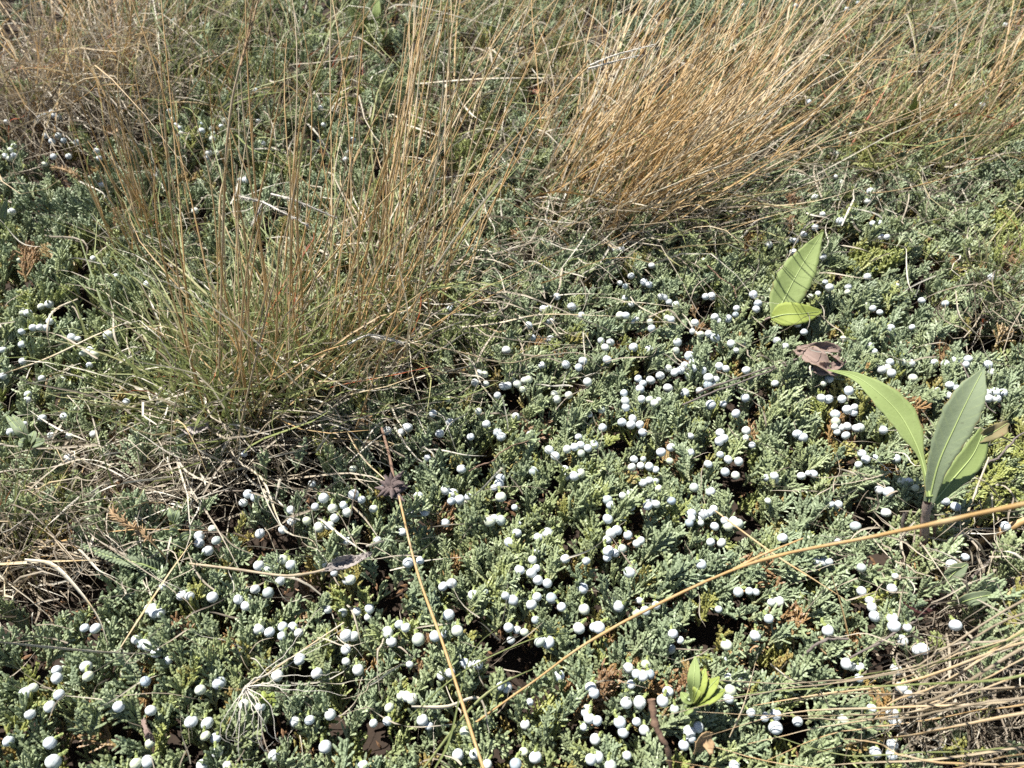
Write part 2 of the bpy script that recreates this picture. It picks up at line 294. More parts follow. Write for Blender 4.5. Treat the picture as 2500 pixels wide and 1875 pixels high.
BERRY_PX = {
 (0, 0): "330,715 372,740 345,735 282,728 250,745 228,768 40,770 290,860 370,860 405,890 330,895 90,925 68,950 90,985 62,1005 35,990 340,992 435,990 487,900 612,955 628,1003 1070,705 1090,755 1115,795 1135,812 1145,845 1285,785 1275,830 1340,815 1350,845 1400,800 1420,765 1345,880 1322,970 1372,968 1310,1000 1525,1140 1555,1142 1235,1335 645,1170 590,1635 125,1645 75,1340 1635,768 2050,790 2020,895 2030,685 1105,130 1085,130 1283,160 725,800 700,830 1615,575 2170,180 1665,910 285,1040 975,1120",
 (825, 0): "95,885 40,870 75,965 50,1010 1730,1560 1755,1585 1790,1580 30,180",
 (1650, 0): "765,628 840,648 1113,852 607,882 1013,972 1010,1120 1042,1155 1233,1213 928,1357 1040,1400 880,1440 1215,1275 808,1483 722,1520 755,1525 588,1552 742,1595 932,1627 1245,1415 1288,1412 1335,1500 1300,1500 1965,635 1937,668 2158,615 738,190 1150,20 2085,160 1080,60 175,1655 485,648 428,35 570,1110 880,1248 755,40 1185,80 1775,672",
 (0, 620): "125,42 592,30 165,335 150,373 178,375 260,335 312,318 316,427 210,467 253,465 290,468 138,492 143,573 20,608 22,775 455,528 495,538 525,630 572,613 600,635 145,680 567,705 265,788 395,802 177,888 172,925 410,1030 268,1038 68,1128 110,1115 150,1078 325,1150 800,938 685,513 738,145 932,190 595,1140 440,1155 1545,1265 435,1295 1570,1520 1615,1540 1540,1575 1975,1455 1995,1600 2105,1610 2175,1590 2050,1545 1840,1620",
 (825, 620): "1335,345 1302,352 1345,540 1228,530 1207,452 1480,335 1818,280 1858,318 1862,425 1890,412 1785,390 1822,390 1985,472 1975,430 1818,205 1785,185 1938,180 1970,195 2045,270 2068,275 2095,305 2138,322 2085,405 2110,415 1665,550 1725,560 1692,593 1870,592 1968,605 2015,602 2140,610 1703,670 1550,678 1442,700 1523,718 1293,705 1205,740 1088,745 1098,800 1050,835 1077,832 1135,822 1180,800 1208,795 1168,858 1010,895 930,762 892,755 868,815 938,820 1580,810 1900,790 1930,820 1978,800 1912,855 2090,725 2132,750 2170,735 2195,705 2040,770 2195,880 2090,850 1370,885 1385,920 1460,893 1810,880 1818,930 1822,970 1922,918 1972,922 2005,945 2030,925 1668,985 1590,1015 1865,1042 1797,1065 1855,1082 1910,1080 1928,1130 1675,1100 697,922 602,1010 890,995 1125,1030 940,1078 1035,1157 1010,1130 1215,1142 840,1158 710,1065 645,1138 440,1100 400,1130 310,1120 1523,1160 1498,1222 1535,1210 1450,1235 1582,1230 1620,1208 1540,1262 1336,1240 1375,1278 568,1293 782,1362 1240,1375 1437,1362 1450,1410 1495,1405 1535,1390 1873,1300 1932,1298 1860,1350 1915,1340 1970,1345 2010,1365 2045,1255 2108,1225 2100,1310 1028,1420 990,1480 1020,1455 1030,1538 725,1518 718,1565 770,1555 825,1538 680,1495 1118,1605 1970,1435 1930,1450 2010,1440 2030,1485 1855,1515 1805,1530 1705,1555 1725,1587 1857,1600 1975,1562 2013,1582 1960,1595 2110,1562 95,1362 150,1555 225,1612 30,1590 60,1635 100,1525 550,1628 460,1640 510,1535 300,1480 710,345 1065,610 1540,390 1385,270 1855,140 1895,75 1985,75 1320,430 1350,425",
 (1650, 620): "935,20 490,257 520,315 188,270 225,268 508,350 385,345 378,385 330,410 245,400 280,425 120,435 105,490 158,508 208,505 248,532 10,560 15,610 350,568 420,565 383,610 640,550 692,585 85,645 65,703 108,725 85,775 25,735 110,685 170,735 275,710 318,727 445,737 207,785 253,797 232,828 205,830 55,877 152,865 628,820 300,948 220,955 440,912 645,170 705,420 770,445 810,495 945,180 972,212 900,252 850,270 958,275 1090,210 1085,243 1212,145 1210,317 1245,345 1290,370 1058,538 1360,468 1372,508 1340,475 1495,465 1230,580 1255,617 1355,685 1432,685 1487,690 1300,732 1335,722 1365,755 1500,787 1770,672 1850,665 1835,700 1635,685 1705,695 1975,700 2000,750 1655,860 1732,830 1778,850 1722,895 1770,912 1965,877 2020,873 2068,882 1978,915 2030,918 1750,978 1780,982 1822,965 1865,990 1818,1003 950,675 935,820 970,790 865,745 920,912 965,918 1050,918 1095,865 1085,985 1130,970 1125,1005 1008,1015 1010,1060 1045,1100 1085,1090 1005,1095 1075,1150 1020,1128 1140,1105 1165,1100 280,1132 305,1168 275,1185 445,1118 442,1165 483,1210 768,1140 803,1162 92,1152 90,1258 280,1270 330,1300 398,1313 205,1330 312,1380 378,1402 575,1415 632,1430 620,1405 795,1405 838,1388 868,1392 1178,1265 1203,1300 1155,1333 1258,1290 1392,1295 1290,1490 1347,1507 1472,1442 1515,1480 1430,1440 582,1563 115,1478 220,1505 980,1583 1028,1587 1330,1637 1675,1205 1770,1600 1705,1565 100,1640 175,1645 210,1640 240,1615 2000,150 1705,315 1555,295 1545,275 1395,200 380,1010 1310,1115",
 (0, 1235): "1845,98 1790,152 2020,135 2085,125 2118,78 2095,20 1995,10 1942,95 1645,175 1262,190 1262,238 1370,220 1315,285 1345,148 2195,220 1030,510 1790,340 1842,375 1638,378 1725,402 1690,410 1775,470 1615,528 1697,550 1508,592 1567,585 1562,632 1150,568 1200,570 1345,578 955,650 1010,675 980,675 2072,655 2168,678 537,772 605,775 1635,780 1705,800 1790,765 1855,765 1785,825 1890,805 2190,820 2190,910 862,848 910,875 940,880 990,928 1038,915 1060,980 1897,972 360,1040 360,1090 545,1018 558,1078 163,1185 210,1150 375,1195 190,1320 315,1270 752,1270 1268,1165 1385,1120 2005,1060 1755,1075 1545,1255 1648,1270 1868,1365 1960,1355 2090,1320 1312,1375 1300,1455 1365,1470 1210,1365 950,1500 55,1488 318,1500 955,1295 2058,1525 1733,1580 1375,1560 1280,1640 1440,1640 862,1630 338,1620 935,1620 2115,425 2040,360 2195,470 2190,985 920,1110",
 (825, 1235): "225,20 60,45 550,35 460,50 680,108 75,215 250,220 410,165 445,360 520,345 1118,15 990,80 1030,92 960,100 1145,115 1133,172 1085,232 1270,200 1328,172 1860,15 1708,82 1730,175 1765,155 1705,215 1835,185 1918,222 1890,240 1255,295 1232,340 1150,405 1225,425 1255,395 1437,335 1570,350 1710,285 1752,298 1800,270 1705,325 1847,420 82,468 720,490 665,510 930,545 855,565 1060,570 1108,597 1260,578 1225,625 1352,585 1415,640 1548,522 1265,470 1325,490 1775,635 1558,655 1250,722 1525,775 1620,768 1650,770 700,690 388,750 315,800 340,860 430,770 50,820 100,825 25,680 120,668 200,650 190,705 615,825 665,810 1080,770 1135,785 1180,800 1095,850 1275,862 1330,862 68,910 70,985 128,1038 455,1003 770,955 800,990 825,1010 885,1003 655,1075 710,1055 1030,1140 1068,1148 1400,1075 1215,1240 400,1200 440,1205 325,1275 225,1375 312,1362 535,1355 575,1390 1600,1150 1620,1185 1580,1280 1570,1310 1590,1345 1555,1400 1640,1360 1785,1370 1805,1435 1890,1365 1938,1420 1825,1245 1910,1243 1628,1478 1855,1130 1925,1075 1890,1065 1838,1025 1948,1005 1975,1065 2088,1175 2055,1235 2130,1285 1175,1555 1250,1590 1185,1385 808,1430 1125,1635 1830,1580 1645,1590 1600,1605 1725,1645 160,1650 865,1570 2100,905 2165,850 2120,810 1945,665 1890,680 2015,630 1910,600 945,1635 755,790 510,845 760,1575 470,1220",
 (1650, 1235): "100,75 158,75 158,108 85,108 210,55 240,18 310,95 365,92 330,130 390,115 245,130 220,230 290,235 675,205 1025,228 1332,42 160,372 887,345 945,352 970,355 1175,392 1388,445 1368,525 1175,540 395,545 465,540 505,545 270,655 1228,600 1240,640 1258,700 1370,712 1380,762 1465,770 650,605 605,612 588,715 502,820 320,880 330,965 30,850 962,790 1432,850 1527,912 1560,905 1165,1020 1110,1010 1080,1000 1395,1038 1160,1090 1425,1150 1470,1190 330,1095 390,1110 345,1165 335,1220 560,1335 630,1320 630,1405 1060,1350 770,1365 1240,1280 1370,1310 1385,1360 1265,1560 1370,1510 1365,1575 85,1430 140,1400 95,1470 50,1515 370,1645 1745,375 1830,325 1770,755 2085,130 10,1290 475,1310 1135,130",
}
bp = []
for (ox, oy), s in BERRY_PX.items():
    for w in s.split():
        x, y = map(float, w.split(',')); x = ox + x / 2.592; y = oy + y / 2.592
        if all((x - a) ** 2 + (y - b) ** 2 > 81 for a, b in bp): bp.append((x, y))
bp = np.array(bp)

# which juniper a photo pixel belongs to
def plant_of(px, py):
    far = py < np.where(px < 1050, 640, np.where(px < 1400, 690, 560))
    left = (~far) & (px < 420) & (py < 1180)
    return np.where(far, 2, np.where(left, 1, 0))
JUN = [thing('creeping_juniper', 'broad blue-green juniper mat thick with white berries across the foreground', 'juniper', (0.1, 0.35, 0)),
       thing('creeping_juniper', 'green juniper patch with scattered white berries left of the tall green grass tuft', 'juniper', (-0.35, 0.42, 0)),
       thing('creeping_juniper', 'juniper mat growing among and behind the dry grass, with few berries', 'juniper', (0, 0.85, 0))]

def orient(axis, normal):
    y = nrm(axis); x = nrm(np.cross(y, normal)); z = np.cross(x, y)
    return np.stack([x, y, z], -1)          # columns
DEAD_PX = ((95, 610, 32), (1900, 1400, 38), (1958, 1497, 36), (1673, 1640, 34), (1688, 1524, 26), (1500, 1640, 34), (1102, 1331, 16), (1172, 1310, 18), (250, 1755, 34), (166, 1729, 24), (424, 1520, 22), (1631, 1060, 20), (1342, 1036, 24),
                       (2244, 975, 30), (2290, 838, 22), (2113, 870, 14), (1839, 1198, 22), (2055, 1191, 18), (1820, 785, 24), (1947, 494, 34), (1830, 560, 26), (2082, 590, 26), (1250, 1210, 16), (1560, 830, 14), (1390, 860, 16), (1900, 260, 16), (2470, 625, 30), (540, 1560, 24), (905, 1000, 16))
def scatter_sprays():
    n0 = 44000
    x = rng.uniform(-1.05, 1.05, n0); y = rng.uniform(-0.06, 1.45, n0)
    ok = np.abs(x) < 0.36 + 0.62 * np.maximum(y, 0); x, y = x[ok], y[ok]
    z = cz(x, y); tip = np.stack([x, y, z], -1); px, py = pix(tip)
    # gaps: thatch and bare places
    def ell(cx, cy, rx, ry): return ((px - cx) / rx) ** 2 + ((py - cy) / ry) ** 2
    keep = rng.random(len(x)) < np.interp(y, [0.0, 0.55, 0.85, 1.2], [1.0, 0.92, 0.5, 0.4])
    for e in ((2262, 1395, 34, 60), (2320, 1450, 80, 60), (2450, 1700, 250, 180), (80, 1360, 230, 140), (480, 1130, 300, 90), (620, 1010, 190, 90), (2480, 1330, 140, 90), (2420, 800, 80, 70), (150, 200, 230, 170), (2262, 1345, 48, 75), (1855, 815, 14, 30)):
        keep &= (ell(*e) > 1) | (rng.random(len(x)) < 0.12)
    keep &= ~((py < 330) & (rng.random(len(x)) < 0.25))
    keep &= ~((wave(x, y, 90, 21) < -0.36) & (rng.random(len(x)) < 0.85))       # small dark gaps
    x, y, z, tip, px, py = x[keep], y[keep], z[keep], tip[keep], px[keep], py[keep]
    ex = np.concatenate([np.where((px - cx) ** 2 + (py - cy) ** 2 < (rr + 8) ** 2)[0] for cx, cy, rr in DEAD_PX]); ex = np.repeat(ex, 2)
    tip = np.vstack([tip, tip[ex] + rng.normal(0, 0.006, (len(ex), 3)) * np.array([1, 1, 0.3]) - UP * 0.006]); x, y, z = tip.T.copy(); px, py = pix(tip)
    n = len(x); low = rng.random(n) < 0.36
    tip[:, 2] += rng.normal(0, 0.0035, n) - low * rng.uniform(0.008, 0.028, n)
    b3 = PC(bp[:, 0], bp[:, 1], 0.001)
    d2 = np.full(n, 9.0)
    for i in range(0, len(b3), 50): d2 = np.minimum(d2, (((tip[:, None] - b3[None, i:i + 50]) ** 2).sum(-1)).min(1))
    kp = (d2 > 0.0056 ** 2) | low; x, y, tip, px, py, low = x[kp], y[kp], tip[kp], px[kp], py[kp], low[kp]; n = len(x)
    tint = np.clip(0.13 + 0.11 * wave(x, y, 26, 31) + rng.normal(0, 0.055, n), 0.0, 0.32)
    oldm = low & (rng.random(n) < 0.6); tint[oldm] = rng.uniform(0.32, 0.74, oldm.sum())
    sg = rng.random(n) < 0.05; tint[sg] = rng.uniform(0.3, 0.62, sg.sum())
    dead = low & (rng.random(n) < 0.07)
    for cx, cy, rx, ry, t in ((2124, 386, 32, 55, .48), (2066, 490, 30, 30, .46), (2151, 617, 60, 35, .46), (2470, 1083, 70, 60, .45), (2425, 1210, 70, 40, .44), (863, 200, 40, 60, .40),
                              (1160, 330, 70, 70, .36), (1010, 300, 50, 60, .36), (1928, 1590, 34, 22, .6), (2330, 240, 60, 30, .42), (2480, 570, 60, 80, .44), (700, 380, 60, 40, .38), (1130, 760, 110, 70, .30), (240, 590, 60, 50, .36)):
        e = ((px - cx) / rx) ** 2 + ((py - cy) / ry) ** 2 < 1; tint[e] = np.clip(t + rng.normal(0, 0.03, e.sum()), 0, .7); dead[e] = False
    for cx, cy, rr in DEAD_PX:
        e = ((px - cx) ** 2 + (py - cy) ** 2) < rr * rr; dead[e] = rng.random(e.sum()) < 0.85; tip[e, 2] -= 0.004
    tint[dead] = rng.uniform(0.74, 1.0, dead.sum())
    az = np.radians(62 + 40 * wave(x, y, 20, 41) - 25 * np.clip((px - 1300) / 1200, -1, 1)) + rng.normal(0, 0.55, n)
    el = np.radians(rng.uniform(18, 62, n)); el[dead] *= 0.4
    ax = np.stack([np.cos(az) * np.cos(el), np.sin(az) * np.cos(el), np.sin(el)], -1)
    no = nrm(UP + np.array([-0.15, -0.05, 0]) + rng.normal(0, 0.35, (n, 3)))
    vi = np.where(dead, rng.integers(0, 4, n), rng.integers(0, NV, n))
    Ls = np.where(dead, np.array(DEAD_L)[np.minimum(vi, 3)], np.array(SPR_L)[vi]); sc = rng.uniform(0.75, 1.15, n)
    base = tip - ax * (Ls * sc)[:, None]
    lift = np.maximum(0, gz(base[:, 0], base[:, 1]) + 0.002 - base[:, 2]); base[:, 2] += lift
    pl = plant_of(px, py)
    inside = (px > -20) & (px < 2520) & (py > -20) & (py < 1895)
    size = sc / np.linalg.norm(tip - CAM, axis=1) * np.where(inside, 1, 0.01) * np.where(low, 0.6, 1)
    return dict(tip=tip, base=base, ax=ax, no=no, vi=vi, dead=dead, sc=sc, tint=tint, pl=pl, size=size, n=n, px=px, py=py, low=low)
S = scatter_sprays()

def gn_scatter(name, parent, pts, eul, scl, idx, tint, sources, mat):
    """points + geometry nodes that set copies of the source meshes on them (uncountable rest)"""
    me = bpy.data.meshes.new(name); me.from_pydata(pts.tolist(), [], [])
    for nm, ty, dat, key in (('rot', 'FLOAT_VECTOR', eul, 'vector'), ('scl', 'FLOAT', scl, 'value'), ('idx', 'INT', idx, 'value'), ('tint', 'FLOAT', tint, 'value')):
        a = me.attributes.new(nm, ty, 'POINT'); a.data.foreach_set(key, np.asarray(dat, np.int32 if ty == 'INT' else np.float32).ravel())
    me.materials.append(mat)
    o = link(name, me, parent, kind='stuff')
    g = bpy.data.node_groups.new(name, 'GeometryNodeTree'); g.is_modifier = True
    g.interface.new_socket('Geometry', in_out='INPUT', socket_type='NodeSocketGeometry'); g.interface.new_socket('Geometry', in_out='OUTPUT', socket_type='NodeSocketGeometry')
    gi = g.nodes.new('NodeGroupInput'); go = g.nodes.new('NodeGroupOutput'); ip = g.nodes.new('GeometryNodeInstanceOnPoints'); j = g.nodes.new('GeometryNodeJoinGeometry')
    for s in reversed(sources):
        oi = g.nodes.new('GeometryNodeObjectInfo'); oi.transform_space = 'ORIGINAL'; oi.inputs['Object'].default_value = s; oi.inputs['As Instance'].default_value = True
        g.links.new(oi.outputs['Geometry'], j.inputs[0])
    def na(nm, ty):
        a = g.nodes.new('GeometryNodeInputNamedAttribute'); a.data_type = ty; a.inputs['Name'].default_value = nm; return a.outputs['Attribute']
    e = g.nodes.new('FunctionNodeEulerToRotation'); g.links.new(na('rot', 'FLOAT_VECTOR'), e.inputs[0])
    g.links.new(gi.outputs[0], ip.inputs['Points']); g.links.new(j.outputs[0], ip.inputs['Instance'])
    ip.inputs['Pick Instance'].default_value = True
    g.links.new(na('idx', 'INT'), ip.inputs['Instance Index']); g.links.new(e.outputs[0], ip.inputs['Rotation']); g.links.new(na('scl', 'FLOAT'), ip.inputs['Scale'])
    g.links.new(ip.outputs[0], go.inputs[0])
    md = o.modifiers.new('scatter', 'NODES'); md.node_group = g
    return o

EUL = np.array([list(Matrix(orient(a, b).tolist()).to_euler()) for a, b in zip(S['ax'], S['no'])])
def place_sprays():
    src = {}
    for k in range(3):
        for dead, meshes, nm, lim in ((False, SPR, 'spray', (300, 220, 240)[k]), (True, DEAD, 'dead_spray', 60)):
            ids = np.where((S['pl'] == k) & (S['dead'] == dead))[0]
            ids = ids[np.argsort(-S['size'][ids])]
            head, rest = list(ids[:lim]), ids[lim:]
            for i in head:
                o = link(nm, meshes[S['vi'][i]], JUN[k], S['base'][i]); o.rotation_euler = EUL[i]; o.scale = (S['sc'][i],) * 3; o['tint'] = float(S['tint'][i])
                if dead: o['label'] = 'dry brown dead spray'
                src.setdefault((dead, int(S['vi'][i])), o)
            if len(rest):
                ss = [src[(dead, v)] for v in range(len(meshes))]
                gn_scatter('foliage' if not dead else 'dead_foliage', JUN[k], S['base'][rest], EUL[rest], S['sc'][rest], S['vi'][rest], S['tint'][rest], ss, M['juniper'])
place_sprays()

def berry_mesh(seed):
    import bmesh
    r = np.random.default_rng(seed); bm = bmesh.new(); bmesh.ops.create_icosphere(bm, subdivisions=4, radius=1.0)
    me = bpy.data.meshes.new('berry'); bm.to_mesh(me); bm.free()
    v = np.array([x.co for x in me.vertices]); rad = np.ones(len(v)); gr = np.zeros(len(v))
    for i in range(2 + seed % 2):                    # seams between the fused scales
        nrmv = nrm(r.normal(0, 1, 3)); off = r.uniform(-0.45, 0.45); d = np.abs(v @ nrmv - off + 0.12 * np.sin(3 * v[:, 0] + i))
        g = np.exp(-(d / 0.05) ** 2) * (v @ nrm(r.normal(0, 1, 3)) > -0.3); rad -= 0.045 * g; gr = np.maximum(gr, g * 0.55)
    for i in range(7):
        c = nrm(r.normal(0, 1, 3)); rad += r.uniform(-0.075, 0.065) * np.exp(((v @ c) - 1) * 6)
    for i in range(2):
        c = nrm(r.normal(0, 1, 3)); rad += 0.09 * np.exp(((v @ c) - 1) * 160)
    v = v * rad[:, None] * np.array([1, r.uniform(0.93, 1.05), r.uniform(0.88, 1.0)]) * 0.00332
    me.vertices.foreach_set('co', v.ravel()); a = me.attributes.new('groove', 'FLOAT', 'POINT'); a.data.foreach_set('value', gr.astype(np.float32))
    me.polygons.foreach_set('use_smooth', np.ones(len(me.polygons), bool)); me.materials.append(M['berry']); me.update(); return me
BER = [berry_mesh(i) for i in range(7)]
def stalk_mesh(seed):
    r = np.random.default_rng(seed); mb = MB(); s = np.linspace(0, 1, 7)
    p = np.stack([0.0012 * s ** 2 * r.normal(0, 1), 0.0018 * np.sin(s * 2.2), 0.0026 + 0.0052 * s * (1 - 0.3 * s)], -1)
    rr = 0.0009 * np.where(np.arange(7) % 2, 1.2, 0.85); v, f = tube(p, rr, 5); mb.add(v, f); return mb.mesh('stalk', M['stalk'], False)
STK = [stalk_mesh(i) for i in range(4)]
def place_berries():
    ex = np.stack([rng.uniform(-420, 2920, 160), rng.uniform(500, 2200, 160)], -1)        # beyond the frame
    ex = ex[(ex[:, 0] < -25) | (ex[:, 0] > 2525) | (ex[:, 1] > 1900)]
    q = np.vstack([bp, ex]); p3 = PC(q[:, 0], q[:, 1], 0.0024); n = len(q); seen = np.arange(n) < len(bp)
    for k in range(n):                                  # berries in a cluster rest at slightly different heights
        p3[k] += nrm(CAM - p3[k]) * rng.uniform(-0.003, 0.003)
    pl = plant_of(q[:, 0], q[:, 1])
    rot = np.stack([rng.uniform(-0.5, 0.5, n) - 1.05, rng.uniform(-0.7, 0.7, n), rng.uniform(-0.8, 0.8, n)], -1)
    sc = np.clip(rng.normal(1.0, 0.13, n), 0.66, 1.28); vi = rng.integers(0, len(BER), n)
    src = {}
    for k in range(3):
        ids = np.where(pl == k)[0]; ids = ids[np.argsort(np.linalg.norm(p3[ids] - CAM, axis=1) + 5 * ~seen[ids])]
        for i in ids[:300]:
            if not seen[i]: continue
            o = link('berry', BER[vi[i]], JUN[k], p3[i]); o.rotation_euler = rot[i]; o.scale = (sc[i],) * 3; src.setdefault(int(vi[i]), o)
            st = link('stalk', STK[i % 4], None); st.parent = o
        rest = np.array([i for c, i in enumerate(ids) if c >= 300 or not seen[i]], int)
        if len(rest): gn_scatter('berries', JUN[k], p3[rest], rot[rest], sc[rest], vi[rest], np.zeros(len(rest)), [src[v] for v in range(len(BER))], M['berry'])
place_berries()

# ------------------------------------------------------------------ grass
def rnd_px(n, cx, cy, sx, sy): return cx + rng.normal(0, sx, n), cy + rng.normal(0, sy, n)
def bases(n, spots):
    k = rng.integers(0, len(spots), n); sp = np.array(spots, float)[k]
    return PC(sp[:, 0] + rng.normal(0, 1, n) * sp[:, 2], sp[:, 1] + rng.normal(0, 1, n) * sp[:, 3], 0.004, gz)
def to_tip(b, n, dx, dy, z):
    """tip whose picture lies (dx, dy) pixels from the base's, at height z (all per blade)"""
    px, py = pix(b); return P(px + dx, np.maximum(py + dy, -520), z)
N, U = rng.normal, rng.uniform
def part_blades(parent, name, mat, P0, P3, **kw):
    mb = MB(); ribbons(mb, P0, P3, **kw); return mb.build(name, M[mat], parent, True, kind='stuff')
def stems(parent, P0, P3, hue, width=0.0011, arch=0.02, name='stem'):
    """single stems, each a part of its own: a thin jointed straw with a sheath leaf"""
    for i in range(len(P0)):
        L = np.linalg.norm(P3[i] - P0[i]); t = np.linspace(0, 1, 11)[:, None]
        c1 = P0[i] + (P3[i] - P0[i]) * 0.33 + UP * L * arch + N(0, 0.045, 3) * L; c2 = P0[i] + (P3[i] - P0[i]) * 0.7 + UP * L * arch + N(0, 0.05, 3) * L
        p = (1 - t) ** 3 * P0[i] + 3 * t * (1 - t) ** 2 * c1 + 3 * t * t * (1 - t) * c2 + t ** 3 * P3[i]
        r = width * 0.5 * (1.15 - 0.65 * t[:, 0]); r[4] *= 1.35; r[8] *= 1.3
        v, f = tube(p, r, 4); mb = MB(); mb.add(v, f, hue=np.repeat(np.clip(hue[i] + np.where(np.arange(11) > 7, 0.06, 0) + N(0, .04, 11), 0, 1), 4), along=np.repeat(t[:, 0], 4))
        k = 4; d = nrm(p[k + 2] - p[k]) + N(0, 0.25, 3); ribbons(mb, p[k][None], (p[k] + nrm(d) * L * 0.22)[None], np.array([width * 1.1]), np.array([0.05]), np.array([hue[i] - 0.1]), 4)
        mb.build(name, M['dry'], parent)

def tuft(label, spots, specs, group='grass tufts'):
    c = PC(np.array([spots[0][0]]), np.array([spots[0][1]]), 0, gz)[0]
    t = thing('grass_tuft', label, 'grass tuft', c, group)
    for s in specs:
        kind = s['kind']; n = s['n'] if kind == 'stem' else int(s['n'] * 0.74); b = bases(n, s.get('spots', spots))
        d = s['d']; dx, dy = N(d[0], d[2], n), N(d[1], d[3], n); z = U(*s['z'], n)
        tip = to_tip(b, n, dx, dy, z)
        hue = N(*s['hue'], n)
        if kind == 'stem': stems(t, b, tip, hue, s.get('w', 0.0011))
        else:
            nm = {'green': 'green_blades', 'dry': 'dry_blades', 'thatch': 'thatch', 'straw': 'straw_stems'}[kind]
            w = s.get('w', 0.0016) * 1.45
            part_blades(t, nm, 'green' if kind == 'green' else 'thatch' if kind == 'thatch' else 'dry', b, tip, width=w * U(0.6, 1.25, n), arch=s.get('arch', 0.12) * U(0.2, 1.6, n), hue=hue,
                        wob=s.get('wob', 0.03), segs=s.get('segs', 8), start_up=s.get('su', 0.4), taper=s.get('taper', 1.4))
    return t

A = [(600, 1050, 90, 50), (690, 1000, 110, 60), (860, 930, 100, 65), (970, 810, 55, 70)]
tuft('tall green and straw tuft left of centre with orange stems rising to the top', A, [
    dict(kind='green', n=640, d=(-5, -250, 160, 140), z=(0.04, 0.16), hue=(0.5, 0.2), w=0.0021, wob=0.05),
    dict(kind='green', n=170, spots=A[:2], d=(-220, -300, 110, 150), z=(0.05, 0.15), hue=(0.52, 0.22), w=0.0020, wob=0.05),
    dict(kind='green', n=100, spots=A[:2], d=(-330, -60, 120, 80), z=(0.03, 0.10), hue=(0.52, 0.22), w=0.0018, wob=0.05),
    dict(kind='dry', n=200, d=(20, -220, 220, 160), z=(0.04, 0.15), hue=(0.62, 0.25), w=0.0016, wob=0.10),
    dict(kind='thatch', n=260, d=(0, -150, 220, 130), z=(0.03, 0.12), hue=(0.7, 0.25), w=0.0016, wob=0.12, arch=0.2),
    dict(kind='thatch', n=1000, spots=[(420, 1130, 130, 60), (650, 1110, 130, 55), (880, 1010, 120, 60), (1020, 760, 60, 60)], d=(0, 0, 160, 90), z=(0.015, 0.07), hue=(0.6, 0.28), w=0.0018, wob=0.12, arch=0.28),
    dict(kind='straw', n=70, d=(90, -560, 200, 200), z=(0.12, 0.29), hue=(0.62, 0.22), w=0.0013, wob=0.03, arch=0.03, su=0.1),
    dict(kind='stem', n=50, spots=A[2:], d=(190, -760, 140, 210), z=(0.18, 0.34), hue=(0.68, 0.14), w=0.0013),
    dict(kind='stem', n=32, spots=A[:2], d=(30, -880, 130, 210), z=(0.2, 0.36), hue=(0.66, 0.16), w=0.0013)])
LB = [(375, 600, 30, 40), (420, 690, 30, 40)]
tuft('slim bundle of orange stems leaning left over the left juniper', LB, [
    dict(kind='stem', n=30, d=(-120, -370, 40, 90), z=(0.12, 0.22), hue=(0.68, 0.14), w=0.0013),
    dict(kind='green', n=110, d=(-40, -120, 80, 60), z=(0.04, 0.11), hue=(0.5, 0.25), w=0.0017, wob=0.04),
    dict(kind='thatch', n=170, d=(0, -60, 110, 70), z=(0.02, 0.09), hue=(0.65, 0.25), w=0.0015, wob=0.11)])
B = [(1340, 520, 55, 65), (1450, 590, 65, 40), (1560, 565, 65, 45), (1660, 490, 70, 45)]
tuft('dense orange-tan tuft at top centre with stems leaning to the upper right', B, [
    dict(kind='straw', n=470, d=(330, -430, 160, 165), z=(0.08, 0.23), hue=(0.62, 0.2), w=0.0017, wob=0.03, arch=0.04, su=0.15),
    dict(kind='straw', n=110, d=(290, -260, 150, 110), z=(0.06, 0.17), hue=(0.85, 0.18), w=0.0016, wob=0.04, arch=0.06, su=0.15),
    dict(kind='green', n=420, d=(100, -150, 120, 80), z=(0.04, 0.11), hue=(0.52, 0.25), w=0.0017, wob=0.04),
    dict(kind='thatch', n=420, d=(80, -100, 190, 100), z=(0.03, 0.11), hue=(0.55, 0.28), w=0.0015, wob=0.11),
    dict(kind='thatch', n=520, spots=[(1400, 640, 120, 35), (1620, 590, 130, 40), (1820, 530, 90, 40)], d=(20, -10, 140, 60), z=(0.015, 0.065), hue=(0.5, 0.28), w=0.0015, wob=0.12, arch=0.25),
    dict(kind='stem', n=90, d=(350, -500, 130, 140), z=(0.13, 0.25), hue=(0.72, 0.14), w=0.0016)])
C = [(60, 300, 100, 70), (220, 250, 90, 70), (330, 200, 60, 60)]
tuft('brown dried grass clump filling the top left corner', C, [
    dict(kind='straw', n=330, d=(-40, -270, 150, 120), z=(0.08, 0.20), hue=(0.5, 0.22), w=0.0016, wob=0.04, su=0.2),
    dict(kind='thatch', n=620, d=(-10, -120, 170, 100), z=(0.02, 0.13), hue=(0.5, 0.28), w=0.0016, wob=0.11),
    dict(kind='thatch', n=420, d=(60, 30, 130, 50), z=(0.012, 0.06), hue=(0.5, 0.28), w=0.0015, wob=0.11, arch=0.2),
    dict(kind='green', n=130, d=(0, -120, 120, 80), z=(0.05, 0.12), hue=(0.6, 0.25), w=0.0015, wob=0.05),
    dict(kind='stem', n=40, d=(10, -330, 140, 90), z=(0.12, 0.22), hue=(0.6, 0.14), w=0.0013)])
D = [(2080, 400, 60, 40), (2200, 440, 70, 45), (2350, 430, 80, 50), (2470, 330, 60, 60)]
